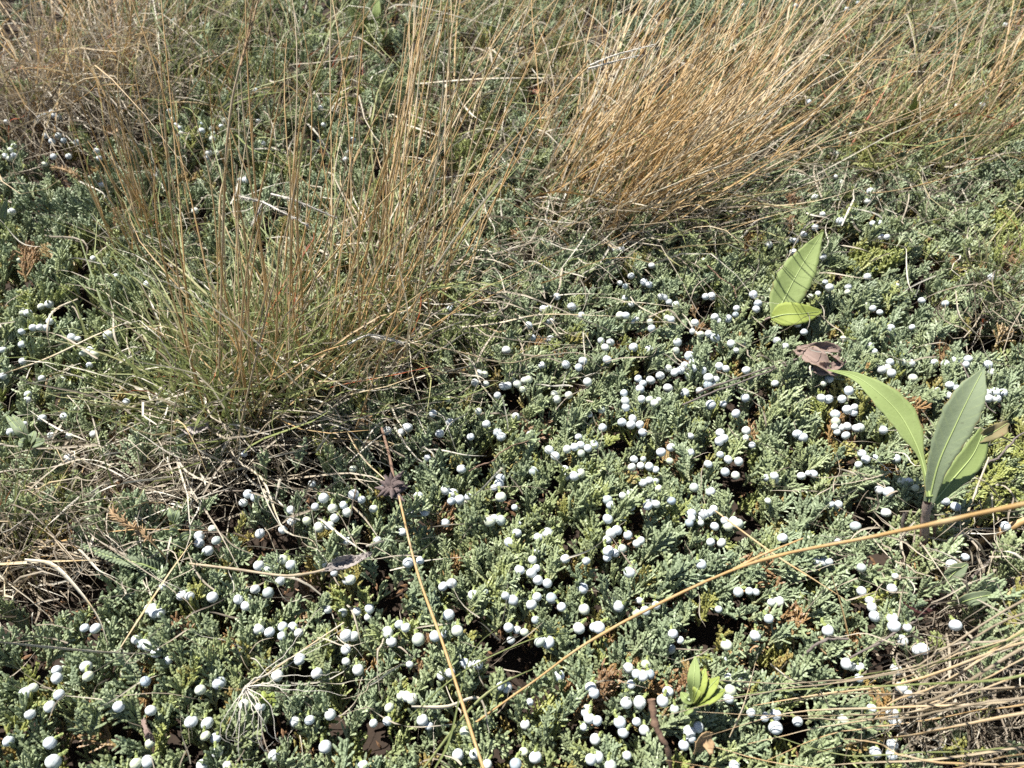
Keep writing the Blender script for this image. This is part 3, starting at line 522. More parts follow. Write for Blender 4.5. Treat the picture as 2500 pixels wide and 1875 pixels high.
tuft('greenish-tan grass tuft right of the orange one, leaning toward the top right corner', D, [
    dict(kind='straw', n=330, d=(230, -280, 120, 110), z=(0.06, 0.17), hue=(0.52, 0.2), w=0.0016, wob=0.03, arch=0.05, su=0.15),
    dict(kind='green', n=480, d=(140, -160, 120, 90), z=(0.04, 0.13), hue=(0.56, 0.25), w=0.0017, wob=0.04),
    dict(kind='thatch', n=560, spots=[(2150, 470, 110, 40), (2350, 480, 100, 60), (2120, 250, 130, 90)], d=(40, -40, 140, 70), z=(0.015, 0.08), hue=(0.6, 0.25), w=0.0015, wob=0.11, arch=0.2),
    dict(kind='stem', n=36, d=(300, -340, 120, 100), z=(0.12, 0.2), hue=(0.62, 0.14), w=0.0013)])
D2 = [(2400, 770, 40, 30), (2470, 720, 40, 35)]
tuft('low olive grass tuft at the right edge with blades swept right', D2, [
    dict(kind='green', n=300, d=(120, -120, 100, 70), z=(0.04, 0.12), hue=(0.55, 0.25), w=0.0015, wob=0.05),
    dict(kind='thatch', n=420, d=(70, -70, 110, 80), z=(0.02, 0.10), hue=(0.5, 0.25), w=0.0014, wob=0.10),
    dict(kind='thatch', n=200, d=(20, 10, 100, 45), z=(0.01, 0.07), hue=(0.5, 0.25), w=0.0014, wob=0.12, arch=0.2)])
F = [(450, 280, 80, 70), (620, 330, 80, 80), (770, 230, 80, 80), (520, 120, 80, 60)]
tuft('sparse upright green grass standing in juniper between the two left tufts', F, [
    dict(kind='green', n=360, d=(10, -200, 100, 100), z=(0.06, 0.15), hue=(0.48, 0.25), w=0.0015, wob=0.05),
    dict(kind='thatch', n=300, d=(20, -80, 150, 100), z=(0.02, 0.12), hue=(0.62, 0.25), w=0.0014, wob=0.11),
    dict(kind='stem', n=34, d=(60, -330, 110, 90), z=(0.12, 0.2), hue=(0.62, 0.16), w=0.0011)])
G = [(60, 1400, 60, 50), (160, 1310, 70, 50), (20, 1280, 40, 50)]
tuft('tangle of dry and thin green blades at the left edge above the corner juniper', G, [
    dict(kind='thatch', n=720, spots=G + [(250, 1250, 100, 50), (330, 1190, 100, 40)], d=(20, -20, 130, 100), z=(0.015, 0.07), hue=(0.55, 0.28), w=0.0015, wob=0.13, arch=0.25),
    dict(kind='green', n=120, d=(-30, -170, 90, 60), z=(0.04, 0.10), hue=(0.6, 0.3), w=0.0014, wob=0.04),
    dict(kind='dry', n=100, d=(30, -60, 160, 90), z=(0.03, 0.08), hue=(0.5, 0.22), w=0.0015, wob=0.08)])
E = [(2430, 1640, 45, 30), (2520, 1700, 70, 60), (2380, 1760, 60, 50)]
tuft('grey thatchy grass clump in the bottom right corner with long stems swept left', E, [
    dict(kind='thatch', n=1500, spots=[(2300, 1600, 70, 50), (2420, 1540, 60, 40), (2480, 1660, 80, 70), (2330, 1760, 90, 60), (2420, 1420, 70, 50)], d=(20, 50, 90, 70), z=(0.01, 0.085), hue=(0.42, 0.24), w=0.0014, wob=0.14, arch=0.3)], group=None)
T = [(1000, 100, 110, 70), (1250, 60, 110, 60), (1330, 280, 100, 80), (1120, 320, 90, 90)]
tuft('thin straw grass in front of the far juniper at the top edge', T, [
    dict(kind='thatch', n=260, d=(50, -70, 170, 90), z=(0.03, 0.12), hue=(0.7, 0.22), w=0.0014, wob=0.10),
    dict(kind='straw', n=150, d=(170, -280, 120, 110), z=(0.08, 0.2), hue=(0.66, 0.2), w=0.0014, wob=0.03, arch=0.03, su=0.15),
    dict(kind='green', n=300, d=(70, -140, 100, 80), z=(0.05, 0.13), hue=(0.52, 0.25), w=0.0014, wob=0.04),
    dict(kind='stem', n=26, d=(190, -330, 110, 90), z=(0.12, 0.22), hue=(0.7, 0.14), w=0.0012)])
TR = [(2000, 80, 100, 60), (2250, 130, 110, 70), (2450, 80, 70, 70), (1950, 250, 70, 60)]
tuft('dull green and tan grass in the top right corner', TR, [
    dict(kind='thatch', n=420, d=(130, -100, 140, 90), z=(0.03, 0.13), hue=(0.5, 0.26), w=0.0014, wob=0.07),
    dict(kind='straw', n=230, d=(210, -200, 110, 90), z=(0.07, 0.16), hue=(0.6, 0.2), w=0.0014, wob=0.03, arch=0.04, su=0.15),
    dict(kind='green', n=460, d=(120, -140, 100, 80), z=(0.05, 0.13), hue=(0.5, 0.25), w=0.0014, wob=0.04)])

# loose dry litter lying over everything (nobody could count it)
def litter():
    mb = MB()
    for n, cx, cy, sx, sy, ln, zz, hue, w in ((340, 900, 330, 500, 240, 190, 0.055, 0.8, 0.0014), (210, 2000, 420, 330, 230, 190, 0.055, 0.76, 0.0014), (200, 450, 1080, 320, 160, 150, 0.05, 0.8, 0.0014), (150, 1350, 330, 220, 200, 200, 0.06, 0.85, 0.0014),
                                              (200, 1150, 740, 180, 130, 130, 0.055, 0.7, 0.0010), (120, 1500, 1150, 550, 330, 120, 0.052, 0.5, 0.0007), (140, 2300, 1300, 170, 120, 120, 0.05, 0.6, 0.0011), (90, 600, 1600, 380, 200, 150, 0.055, 0.6, 0.0009)):
        px, py = rnd_px(n, cx, cy, sx, sy); a = U(0, 6.283, n); l = ln * U(0.4, 1.5, n) * np.clip(0.45 + py / 1600, 0.45, 1.2)
        b = PC(px, py, U(-0.006, 0.012, n)); t = PC(px + l * np.cos(a), py + 0.6 * l * np.sin(a), U(-0.008, 0.026, n))
        ribbons(mb, b, t, 1.55 * w * U(0.6, 1.3, n), U(0.0, 0.14, n), N(hue, 0.25, n), 9, 0.10, 0.1, 0.3)
    mb.build('dry_grass_litter', M['thatch'], kind='stuff', label='loose curled dry grass blades strewn over the juniper', cat='grass litter')
    mb = MB(); n = 16000                                  # fallen scale leaves and crumbs on the soil
    x = U(-0.9, 0.9, n); y = U(0.0, 1.25, n); s = U(0.0015, 0.005, n); a = U(0, 6.283, n); z = gz(x, y) + U(0.001, 0.010, n)
    d = np.stack([np.cos(a), np.sin(a), N(0, .3, n)], -1) * s[:, None]; e = np.stack([-np.sin(a), np.cos(a), N(0, .4, n)], -1) * (s * 0.3)[:, None]
    c = np.stack([x, y, z], -1); v = np.stack([c - d, c + e, c + d, c - e, c + UP * 0.0009 ], 1).reshape(-1, 3)
    q = np.arange(n)[:, None] * 5; f = np.concatenate([q + np.array([[0, 1, 4]]), q + np.array([[1, 2, 4]]), q + np.array([[2, 3, 4]]), q + np.array([[3, 0, 4]])])
    mb.add(v, f); mb.build('leaf_litter', M['flake'], smooth=False, kind='stuff', label='brown fallen scale leaves and crumbs on the soil', cat='leaf litter')
litter()

# ------------------------------------------------------------------ single stems, straws and twigs traced one by one
def trace(pts, n=22): return smooth_path(np.array([P(x, y, z + 0.014 * min(1, max(z, 0) / 0.04)) for x, y, z in pts]), n)
def straw(name, label, cat, pts, r0, r1, mat='dry', hue=0.7, group=None, n=22, wig=0.0, sides=6):
    p = trace(pts, n); s = np.linspace(0, 1, n)
    if wig: p = p + np.cumsum(N(0, wig, (n, 3)), 0) * np.sin(s * math.pi)[:, None]
    r = r0 + (r1 - r0) * s; r = r * (1 + N(0, 0.07, n))
    for k in range(5, n - 2, 8):
        r[k] *= 1.35; p[k + 1:] += N(0, .0003, 3)
    v, f = tube(p, r, sides); mb = MB(); mb.add(v, f, hue=np.repeat(np.clip(hue + N(0, 0.05, n), 0, 1), sides), along=np.repeat(s, sides))
    return mb.build(name, M[mat], label=label, cat=cat, group=group), p
def blade(name, label, cat, pts, w, hue, mat='dry', n=18, group=None, fold=0.3):
    p = trace(pts, n); s = np.linspace(0, 1, n); t, u, ww = frames(p, nrm(CAM - p.mean(0)) + N(0, 0.4, 3))
    tw = (N(0, 0.8) * s + N(0, .3))[:, None]; u, ww = u * np.cos(tw) + ww * np.sin(tw), ww * np.cos(tw) - u * np.sin(tw)
    hw = (w / 2 * np.minimum(1, 0.5 + 2 * s) * (1 - 0.85 * s ** 2.2))[:, None]
    th = 0.00016
    v = np.stack([p - u * hw + ww * hw * fold, p - ww * hw * fold, p + u * hw + ww * hw * fold, p - ww * (hw * fold + th)], 1).reshape(-1, 3); i = np.arange(n - 1)[:, None] * 4
    f = np.concatenate([np.stack([i[:, 0] + a, i[:, 0] + b, i[:, 0] + b + 4, i[:, 0] + a + 4], -1) for a, b in ((0, 1), (1, 2), (2, 3), (3, 0))])
    mb = MB(); mb.add(v, f, hue=np.repeat(np.clip(hue + N(0, .04, n), 0, 1), 4), along=np.repeat(s, 4)); return mb.build(name, M[mat], label=label, cat=cat, group=group)

straw('dry_grass_stem', 'thick orange straw arching over the berries toward the right edge', 'grass stem',
      [(1160, 1765, .042), (1300, 1665, .06), (1469, 1548, .085), (1808, 1385, .13), (2147, 1308, .19), (2500, 1235, .25), (2680, 1195, .275)], .0006, .0012, hue=0.70, n=40)
straw('dry_grass_stem', 'short tan side straw splitting off the thick orange straw', 'grass stem', [(1790, 1392, .128), (1858, 1355, .135), (1960, 1313, .14)], .0010, .0004, hue=0.66)
o_, p_ = None, None
fl = thing('dead_flower_stalk', 'long orange-brown stalk with a dark dried flower head, lying down to the bottom edge', 'dead flower', P(960, 1195, .07))
def part_tube(name, par, pts, r0, r1, mat, hue=.7, n=24, wig=0, bumps=0):
    p = trace(pts, n); s = np.linspace(0, 1, n); r = (r0 + (r1 - r0) * s) * (1 + N(0, 0.06, n))
    if wig: p = p + np.cumsum(N(0, wig, (n, 3)), 0)
    v, f = tube(p, r, 6); mb = MB(); mb.add(v, f, hue=np.repeat(np.clip(hue + N(0, .05, n), 0, 1), 6), along=np.repeat(s, 6)); return mb.build(name, M[mat], par)
part_tube('stalk', fl, [(968, 1185, .072), (1017, 1390, .08), (1085, 1582, .095), (1185, 1890, .12), (1230, 2000, .13)], .0008, .0008, 'dry', 0.64)
part_tube('upper_stalk', fl, [(932, 1045, .066), (950, 1110, .07), (966, 1190, .072)], .0010, .0011, 'bark')
c0 = P(960, 1192, .088)
for i in range(15):
    a = i * 2.4; d = nrm(np.array([math.cos(a), math.sin(a), U(-.3, 1.0)])); q = smooth_path([c0, c0 + d * .005 + UP * .001, c0 + d * U(.008, .014) + N(0, .002, 3)], 6)
    t, u, w = frames(q); hw = np.array([.0008, .0019, .0024, .002, .0013, .0003])[:, None]
    v = np.stack([q - u * hw, q - w * hw * .5, q + u * hw, q - w * (hw * .5 + .0004)], 1).reshape(-1, 3); ii = np.arange(5) * 4
    f = np.concatenate([np.stack([ii + a_, ii + b_, ii + b_ + 4, ii + a_ + 4], -1) for a_, b_ in ((0, 1), (1, 2), (2, 3), (3, 0))]); MB().add(v, f).build('bract', M['head'], fl)

TRACED = [  # label, points, width mm, hue, style
 ('pale straw lying level from the green tuft over the juniper toward the centre', [(1087, 803, .05), (1211, 790, .058), (1326, 768, .06), (1504, 772, .052)], 1.2, .95, 'b'),
 ('tan blade bowed below the base of the orange tuft', [(1284, 482, .07), (1365, 467, .075), (1461, 484, .075), (1596, 521, .07), (1690, 537, .06)], 1.9, .72, 'b'),
 ('long straight pale blade lying in front of the lance leaves at upper right', [(1912, 332, .06), (2060, 310, .07), (2182, 293, .075), (2250, 283, .07)], 1.6, .93, 'b'),
 ('pale crooked blade dropping from the green tuft onto dark juniper', [(1095, 851, .06), (1150, 880, .055), (1170, 929, .05), (1191, 959, .05), (1218, 992, .045)], 1.2, .95, 'b'),
 ('white straw lying level at the left edge over the lower juniper', [(-20, 1565, .055), (130, 1580, .056), (262, 1592, .056), (372, 1597, .05)], 1.6, 1.0, 'b'),
 ('pale blade arching down from the left edge tangle', [(60, 1366, .05), (127, 1378, .058), (185, 1432, .06), (239, 1505, .056), (264, 1575, .05)], 2.0, .95, 'b'),
 ('second pale blade curving below the left edge tangle', [(-10, 1378, .045), (110, 1372, .05), (240, 1367, .055)], 2.0, .9, 'b'),
 ('thin straw dropping diagonally into the juniper beside the right plant', [(1746, 1247, .05), (1881, 1347, .055), (1978, 1409, .055), (2086, 1478, .045)], .9, .8, 'b'),
 ('thin upright straw below the right plant', [(2082, 1613, .03), (2059, 1497, .05), (2028, 1397, .07)], .9, .8, 'b'),
 ('reddish-tan flat blade entering at the right edge under the plant', [(2520, 1262, .07), (2450, 1295, .06), (2402, 1316, .055), (2340, 1372, .045)], 4.2, .70, 'b'),
 ('bleached straight stick standing right of the broad-leaf plant', [(2325, 1345, .03), (2370, 1230, .05), (2415, 1118, .07)], 2.0, 1.0, 's'),
 ('pale curl of grass over the lower right juniper', [(1881, 1621, .055), (1928, 1656, .06), (1990, 1675, .065), (2028, 1733, .06), (2040, 1775, .05)], 1.2, .98, 'b'),
 ('thin grey straw beside the small leafy rosette', [(1781, 1800, .04), (1816, 1721, .055), (1851, 1594, .06)], .9, .9, 'b'),
 ('grey bent blade at the right edge above the berries', [(2333, 709, .07), (2344, 774, .06), (2391, 824, .055), (2414, 875, .052), (2480, 898, .05)], 1.2, .95, 'b'),
 ('grey upright straw at the right edge above the berries', [(2377, 674, .075), (2381, 740, .06), (2384, 800, .05)], 1.3, .9, 'b'),
 ('pale hoop of grass over the left juniper patch', [(190, 730, .06), (131, 759, .07), (116, 805, .065), (125, 862, .045)], 1.5, .95, 'b'),
 ('pale straw slanting over the left juniper patch', [(5, 914, .05), (116, 875, .055), (231, 820, .06), (330, 778, .06)], 1.2, .9, 'b'),
 ('dark thin stem standing before the lance leaves', [(2267, 352, .03), (2256, 231, .09), (2221, -10, .18)], 1.0, .15, 's'),
 ('pale level straw crossing the upper centre juniper', [(1015, 205, .06), (1200, 192, .065), (1440, 191, .06)], 1.5, .97, 'b'),
 ('second pale straw drooping below the level one at upper centre', [(1015, 200, .055), (1150, 230, .05), (1290, 255, .05)], 1.3, .95, 'b'),
 ('yellow straw bowed above the far berries at upper left', [(378, 255, .06), (463, 250, .075), (540, 266, .07), (590, 300, .05)], 1.4, .85, 'b'),
 ('pale blade hooking over at the top left of centre', [(825, 92, .09), (880, 95, .095), (940, 138, .08)], 1.6, .95, 'b'),
 ('looped pale blade among the orange stems', [(828, 222, .07), (880, 202, .08), (925, 215, .075), (952, 238, .06)], 1.5, .93, 'b'),
 ('crooked white straw dropping at the foot of the green tuft', [(560, 1120, .04), (640, 1170, .05), (690, 1290, .052), (760, 1318, .05), (778, 1352, .045)], 1.4, .98, 'b'),
 ('thin tan straw slanting up through the lower left juniper', [(295, 1580, .05), (360, 1480, .06), (420, 1390, .065), (470, 1320, .06)], 1.0, .85, 'b'),
 ('pale straw dropping onto the berries beside the dead flower head', [(860, 1235, .05), (890, 1265, .052), (922, 1310, .05)], 1.1, .95, 'b'),
 ('tan straw running from the green tuft past the dead flower head', [(826, 1010, .05), (880, 1110, .06), (950, 1180, .066)], 1.2, .85, 'b'),
 ('grass blade crossing at the bottom centre over the dead stalk', [(1060, 1880, .06), (1100, 1800, .075), (1150, 1600, .08), (1230, 1520, .07)], 1.4, .3, 'g'),
 ('second green blade crossing near the bottom centre', [(1000, 1750, .05), (1130, 1640, .075), (1300, 1560, .08), (1390, 1545, .07)], 1.4, .4, 'g'),
 ('long thin green blade slanting below the thick straw', [(1030, 1880, .06), (1180, 1700, .08), (1330, 1620, .075)], 1.3, .5, 'g'),
 ('cream curled blade near the bottom centre', [(1005, 1725, .055), (1090, 1725, .06), (1170, 1705, .065), (1195, 1790, .05)], 1.5, 1.0, 'b'),
]
for lab, pts, w, hue, st in TRACED:
    if st == 's': straw('grass_straw', lab, 'straw', pts, w / 2000, w / 3000, hue=hue)
    else: blade('grass_straw', lab, 'straw', pts, w * 1.5 / 1000, hue, 'green' if st == 'g' else 'dry')
TW = [('grey twig lying under the crumpled brown leaf, upper of a pair', [(1700, 960, .048), (1785, 925, .052), (1959, 868, .055), (2036, 846, .055)], 1.6, 'twig'),
      ('grey twig lying under the crumpled brown leaf, lower of a pair', [(1662, 990, .046), (1785, 938, .05), (1900, 893, .052), (1975, 880, .053)], 1.5, 'twig'),
      ('dark grey strip slanting from the right edge to the lower juniper', [(2480, 1300, .05), (2364, 1416, .05), (2230, 1520, .055), (2074, 1608, .05)], 2.0, 'twig'),  # thin dark grey tube following a traced dark line
      ('brown club-ended twig standing at the bottom edge', [(1640, 1890, .04), (1622, 1814, .06), (1605, 1750, .07), (1588, 1705, .078)], 3.0, 'bark'),
      ('thick grey dead stub standing left of the broad-leaf plant', [(2222, 1400, .01), (2215, 1330, .04), (2210, 1250, .065)], 3.6, 'twig'),
      ('forked grey twig lying above the right plant', [(2410, 1130, .06), (2450, 1100, .065), (2510, 1050, .07)], 1.8, 'twig'),
      ('thin brown twig lying across the centre berries', [(1145, 1150, .05), (1200, 1120, .056), (1240, 1088, .06), (1290, 1075, .055)], 1.0, 'bark'),
      ('thin dark twig over the right berries', [(2345, 885, .055), (2400, 960, .058), (2430, 1010, .055)], 1.1, 'twig'),
      ('grey twig poking from the dry gap at lower right', [(1930, 1630, .03), (1990, 1580, .045), (2070, 1560, .05)], 2.2, 'twig'),
      ('brown twig under the two berries above the dry gap', [(1720, 640, .05), (1775, 690, .055), (1800, 730, .05)], 1.2, 'bark')]
for lab, pts, w, m in TW: straw('twig', lab, 'twig', pts, w / 2000 * (0.75 if 'club' in lab else 1), w / 2000 * (1.6 if 'club' in lab else 0.7), mat=m, wig=0.0005)

# seed heads with hairy awns
def awn_head(label, stem_pts, awns, r=.0006, hue=.66, seed_at=None, fuzz_len=.0035, n_f=26):
    t = thing('seed_head_stem', label, 'grass stem', P(*stem_pts[0]))
    part_tube('stem', t, stem_pts, r, r * .8, 'dry', hue, 26)
    for a in awns:
        p = trace(a, n_f); s = np.linspace(0, 1, n_f); mb = MB(); v, f = tube(p, .0008 * (1 - .6 * s), 5); mb.add(v, f)
        for i in range(2, n_f - 1):
            for k in range(4):
                d = nrm(nrm(p[i] - p[i - 1]) * 1.6 + N(0, .6, 3)) * fuzz_len * U(.6, 1.2); v, f = tube(np.array([p[i], p[i] + d * .55, p[i] + d]), np.array([.00022, .00016, .00006]), 3); mb.add(v, f)
        mb.build('awn', M['fuzz'], t)
    return t
awn_head('stem tipped with a white feathery awn leaning over the orange tuft', [(1085, 660, .08), (1180, 440, .14), (1300, 290, .19), (1365, 228, .21), (1440, 160, .225)], [[(1440, 160, .225), (1500, 135, .23), (1600, 108, .235)], [(1435, 168, .225), (1500, 150, .225), (1560, 135, .225)]])
awn_head('star of white awns on a thin stem over the left of the green tuft', [(560, 1000, .05), (600, 760, .14), (632, 560, .2), (642, 494, .215)], [[(642, 494, .215), (615, 487, .218), (580, 478, .22)], [(642, 494, .215), (690, 518, .215), (755, 552, .21)], [(645, 490, .215), (632, 515, .21), (618, 545, .205)], [(662, 474, .215), (720, 490, .215), (822, 532, .20)]])
awn_head('tawny awn curving off the right of the green tuft', [(660, 935, .085), (735, 886, .11), (790, 858, .12), (850, 840, .125)], [[(850, 840, .125), (905, 818, .125), (980, 834, .115)], ])
awn_head('thin green stem drooping right of the green tuft over dark juniper', [(905, 822, .12), (1095, 853, .10), (1234, 886, .08), (1320, 866, .065)], [[(905, 822, .12), (930, 826, .118), (985, 838, .115)]], .0005, .45)
pl_ = awn_head('tall stem with a shaggy orange-brown seed plume near the top left', [(535, 900, .08), (545, 560, .2), (552, 380, .255), (566, 250, .28), (590, 145, .30)], [[(590, 145, .30), (610, 80, .312), (640, -40, .33)], [(588, 160, .30), (604, 90, .31), (622, -20, .33)]], .0008, .45, n_f=30)
for o in pl_.children:
    if o.name.startswith('awn'): o.data.materials.clear(); o.data.materials.append(M['tan'])
rad = [[(602, 1679, .065), (700, 1610, .075), (850, 1515, .08)], [(602, 1679, .065), (700, 1625, .072), (860, 1545, .075)], [(602, 1679, .065), (720, 1640, .075), (850, 1625, .07)], [(602, 1679, .065), (700, 1680, .075), (850, 1697, .065)],
       [(602, 1679, .065), (690, 1665, .07), (800, 1655, .06)], [(602, 1679, .065), (680, 1590, .07), (760, 1480, .065)]]
cur = [[(600, 1680, .065), (570 + i * 9, 1720 + (i % 3) * 12, .07), (545 + i * 14, 1790 + (i % 4) * 12, .06), (585 + i * 12, 1825 - (i % 3) * 14, .05)] for i in range(10)]
sh = awn_head('bundle of silvery seed bristles splayed over the lower left berries', [(840, 1520, .075), (720, 1600, .075), (602, 1679, .065)], [], .0005, .9)
for q in rad + cur:
    p = trace(q, 16) + np.cumsum(N(0, .0006, (16, 3)), 0); v, f = tube(p, .00034 * (1 - .75 * np.linspace(0, 1, 16)), 4); MB().add(v, f).build('bristle', M['fuzz'], sh)

# tapering stems sweeping in from the bottom right clump, close to the lens
for i in range(24):
    y0 = U(1500, 1900); x1 = U(1600, 2150); y1 = 1640 + (y0 - 1500) * U(0.35, 0.75) + N(0, 25); bow = N(0, 28)
    zr = U(.07, .19); zl = U(.05, .085)
    pts = [(2760, y0 - 70 + N(0, 60), zr * .8), (2500, y0 + N(0, 22), zr), (2260 + N(0, 40), y0 * .55 + y1 * .45 + 34 + bow, (zr + zl) / 2 + .012), (x1 * .6 + 2260 * .4, y1 * .7 + y0 * .3 + 40 + bow, zl + .008), (x1, y1 + 50 + N(0, 12), zl)]
    k = i % 5; hue = (.62, .48, .25, .5, .5)[k] + N(0, .06); mt = 'green' if k == 4 else 'dry'
    lab = ('orange-tan', 'dull tan', 'grey-brown', 'beige', 'green')[k] + ' grass stem sweeping left from the bottom right corner'
    grp = 'stems swept from the bottom right corner'
    if i % 2: blade('swept_stem', lab, 'grass stem', pts, U(.0008, .0018), hue, mt, group=grp)
    else: straw('swept_stem', lab, 'grass stem', pts, U(.0004, .0008), .0002, mat=mt, hue=hue, group=grp, wig=.0006)

# ------------------------------------------------------------------ broad-leaf plants and dead leaves
def leaf(name, parent, pts, widths, mat, normal=None, cup=0.25, rib=True, n=22, m=9, twist=0.0, wavy=0.0, th=0.00045, ruffle=0.0, **kw):
    """a blade with thickness along a traced midline; widths in mm along it"""
    p = trace(pts, n); s = np.linspace(0, 1, n); hw = np.interp(s, np.linspace(0, 1, len(widths)), widths) / 2000
    hw = np.convolve(np.pad(hw, 1, 'edge'), [.25, .5, .25], 'valid')
    nm = nrm(CAM - p.mean(0)) if normal is None else nrm(np.array(normal, float)); t, u, w = frames(p, nm)
    if twist: a = (twist * s)[:, None]; u, w = u * np.cos(a) + w * np.sin(a), w * np.cos(a) - u * np.sin(a)
    c = np.linspace(-1, 1, m)
    lift = cup * (np.abs(c) ** 1.3)[None] * hw[:, None] + wavy * hw[:, None] * np.sin(9 * s[:, None] + 2.0 * np.sign(c)[None]) * np.abs(c)[None] ** 2 + ruffle * rng.normal(0, 1, (n, m)) * 0.001
    edge = 1 + 0.05 * np.sin(s * 55)[:, None] * (np.abs(c) > 0.9)[None]
    v = p[:, None] + u[:, None] * (hw[:, None] * c[None] * edge)[..., None] + w[:, None] * lift[..., None]
    lo = v - w[:, None] * th
    V = np.concatenate([v.reshape(-1, 3), lo.reshape(-1, 3)]); i = np.arange(n - 1)[:, None] * m; j = np.arange(m - 1)[None]; o = n * m
    f1 = np.stack([i + j, i + j + 1, i + m + j + 1, i + m + j], -1).reshape(-1, 4); f2 = f1[:, ::-1] + o
    k = np.arange(n - 1) * m; e1 = np.stack([k, k + m, k + m + o, k + o], -1); k2 = k + m - 1; e2 = np.stack([k2, k2 + o, k2 + m + o, k2 + m], -1)
    ob = MB().add(V, np.concatenate([f1, f2, e1, e2]), across=np.tile(np.tile(np.abs(c), n), 2), along=np.tile(np.repeat(s, m), 2)).build(name, M[mat], parent, **kw)
    if rib:
        q = p + w * 0.0002; vv, ff = tube(q[:-1], np.maximum(.00022, .0007 * (1 - s[:-1]) ** 0.8 * min(1, max(widths) / 14)), 5)
        r_ = MB().add(vv, ff).build('midrib', M['midrib']); r_.parent = ob
        r_.matrix_parent_inverse = ob.matrix_world.inverted() if parent is None else Matrix()
        if parent is not None and parent.type == 'EMPTY': r_.matrix_parent_inverse = Matrix()
    return ob

p1 = thing('broad_leaf_plant', 'two-leaved light green plant with one leaf upright above the centre right berries', 'plant', P(1852, 818, .0), 'broad-leaf plants')
part_tube('stem', p1, [(1852, 825, .0), (1866, 785, .035), (1890, 772, .047)], .0012, .0010, 'stem')
leaf('leaf', p1, [(1888, 778, .047), (1912, 735, .055), (1940, 680, .068), (1975, 620, .08), (2009, 566, .092)], [5, 24, 30, 28, 15, .6], 'leaf', normal=(-.25, -.55, .8), cup=.22)
leaf('leaf', p1, [(1882, 776, .047), (1915, 768, .052), (1955, 766, .055), (2006, 760, .052)], [3, 19, 22, 20, 15, 2], 'leafy', normal=(0, -.45, .9), cup=.12)

p2 = thing('broad_leaf_plant', 'large broad-leaved plant on a purple stem at the right, beside the bleached stick', 'plant', P(2258, 1440, .0), 'broad-leaf plants')
part_tube('stem', p2, [(2258, 1450, .0), (2260, 1395, .032), (2264, 1310, .062), (2268, 1212, .096)], .0034, .0026, 'stem', wig=.0004)
for dx in (-15, 14): part_tube('dry_sheath', p2, [(2258 + dx, 1430, .012), (2262 + dx, 1360, .045), (2268 + dx * 1.2, 1262, .078)], .0018, .0008, 'bark')
part_tube('dry_sheath', p2, [(2262, 1330, .06), (2290, 1370, .045), (2312, 1410, .03)], .0016, .0006, 'bark')
leaf('leaf', p2, [(2270, 1212, .096), (2254, 1135, .105), (2232, 1075, .112), (2195, 1010, .118), (2140, 955, .122), (2085, 918, .12), (2020, 903, .11)], [5, 3, 4.5, 15, 19, 17, 9, 4, .5], 'leaf', normal=(-.1, -.5, .85), cup=.28, n=30)
leaf('leaf', p2, [(2268, 1225, .092), (2292, 1130, .115), (2332, 1040, .135), (2368, 965, .15), (2402, 900, .16)], [6, 11, 18, 21, 16, .8], 'leafg', normal=(-.5, -.5, .7), cup=.35, n=28)
leaf('leaf', p2, [(2280, 1225, .09), (2330, 1165, .09), (2375, 1110, .092), (2402, 1050, .098)], [5, 12, 18, 17, 7], 'leaf', normal=(.3, -.3, .9), cup=.2)
leaf('leaf', p2, [(2385, 1075, .094), (2425, 1055, .098), (2462, 1032, .098)], [4, 10, 9, 3], 'olive', normal=(0, -.4, .9), cup=.6, wavy=.5)

p3_ = thing('broad_leaf_plant', 'small grey-green plant with two narrow leaves below the large right plant', 'plant', P(2300, 1505, .0), 'broad-leaf plants')
part_tube('stem', p3_, [(2298, 1530, .0), (2300, 1480, .038), (2304, 1415, .07)], .0016, .0012, 'stem')
leaf('leaf', p3_, [(2304, 1425, .066), (2330, 1398, .074), (2362, 1376, .08)], [3, 9, 10, 2], 'leafg', normal=(-.2, -.5, .8))
leaf('leaf', p3_, [(2302, 1490, .044), (2345, 1471, .072), (2390, 1458, .080), (2434, 1450, .078)], [2, 7, 8.5, 7, 1], 'leafg', normal=(0, -.5, .85))
leaf('leaf', p3_, [(2302, 1488, .036), (2270, 1478, .055), (2240, 1484, .06), (2205, 1470, .065)], [2, 6, 8, 6, 1], 'maroon', normal=(0, -.5, .8), cup=.7, label='dark maroon curled leaf')

p4 = thing('leafy_rosette', 'small bright green rosette of narrow leaves at the bottom right', 'plant', P(1688, 1720, .0), 'broad-leaf plants')
b4 = (1690, 1722, .050)
for tx, ty, tz, w, mt in ((1698, 1602, .070, 8, 'leaf'), (1722, 1632, .068, 9, 'leafy'), (1756, 1652, .066, 9, 'leafy'), (1770, 1684, .064, 8.5, 'leafy'), (1670, 1742, .055, 6, 'leaf'), (1662, 1690, .058, 6, 'leaf'), (1712, 1655, .064, 6, 'leafy')):
    leaf('leaf', p4, [b4, ((b4[0] * .5 + tx * .5), (b4[1] * .5 + ty * .5), tz * .5 + .034), (tx, ty, tz)], [1.5, w * .8, w, w * .8, .8], mt, normal=(-.35, .1, 1), cup=.15)

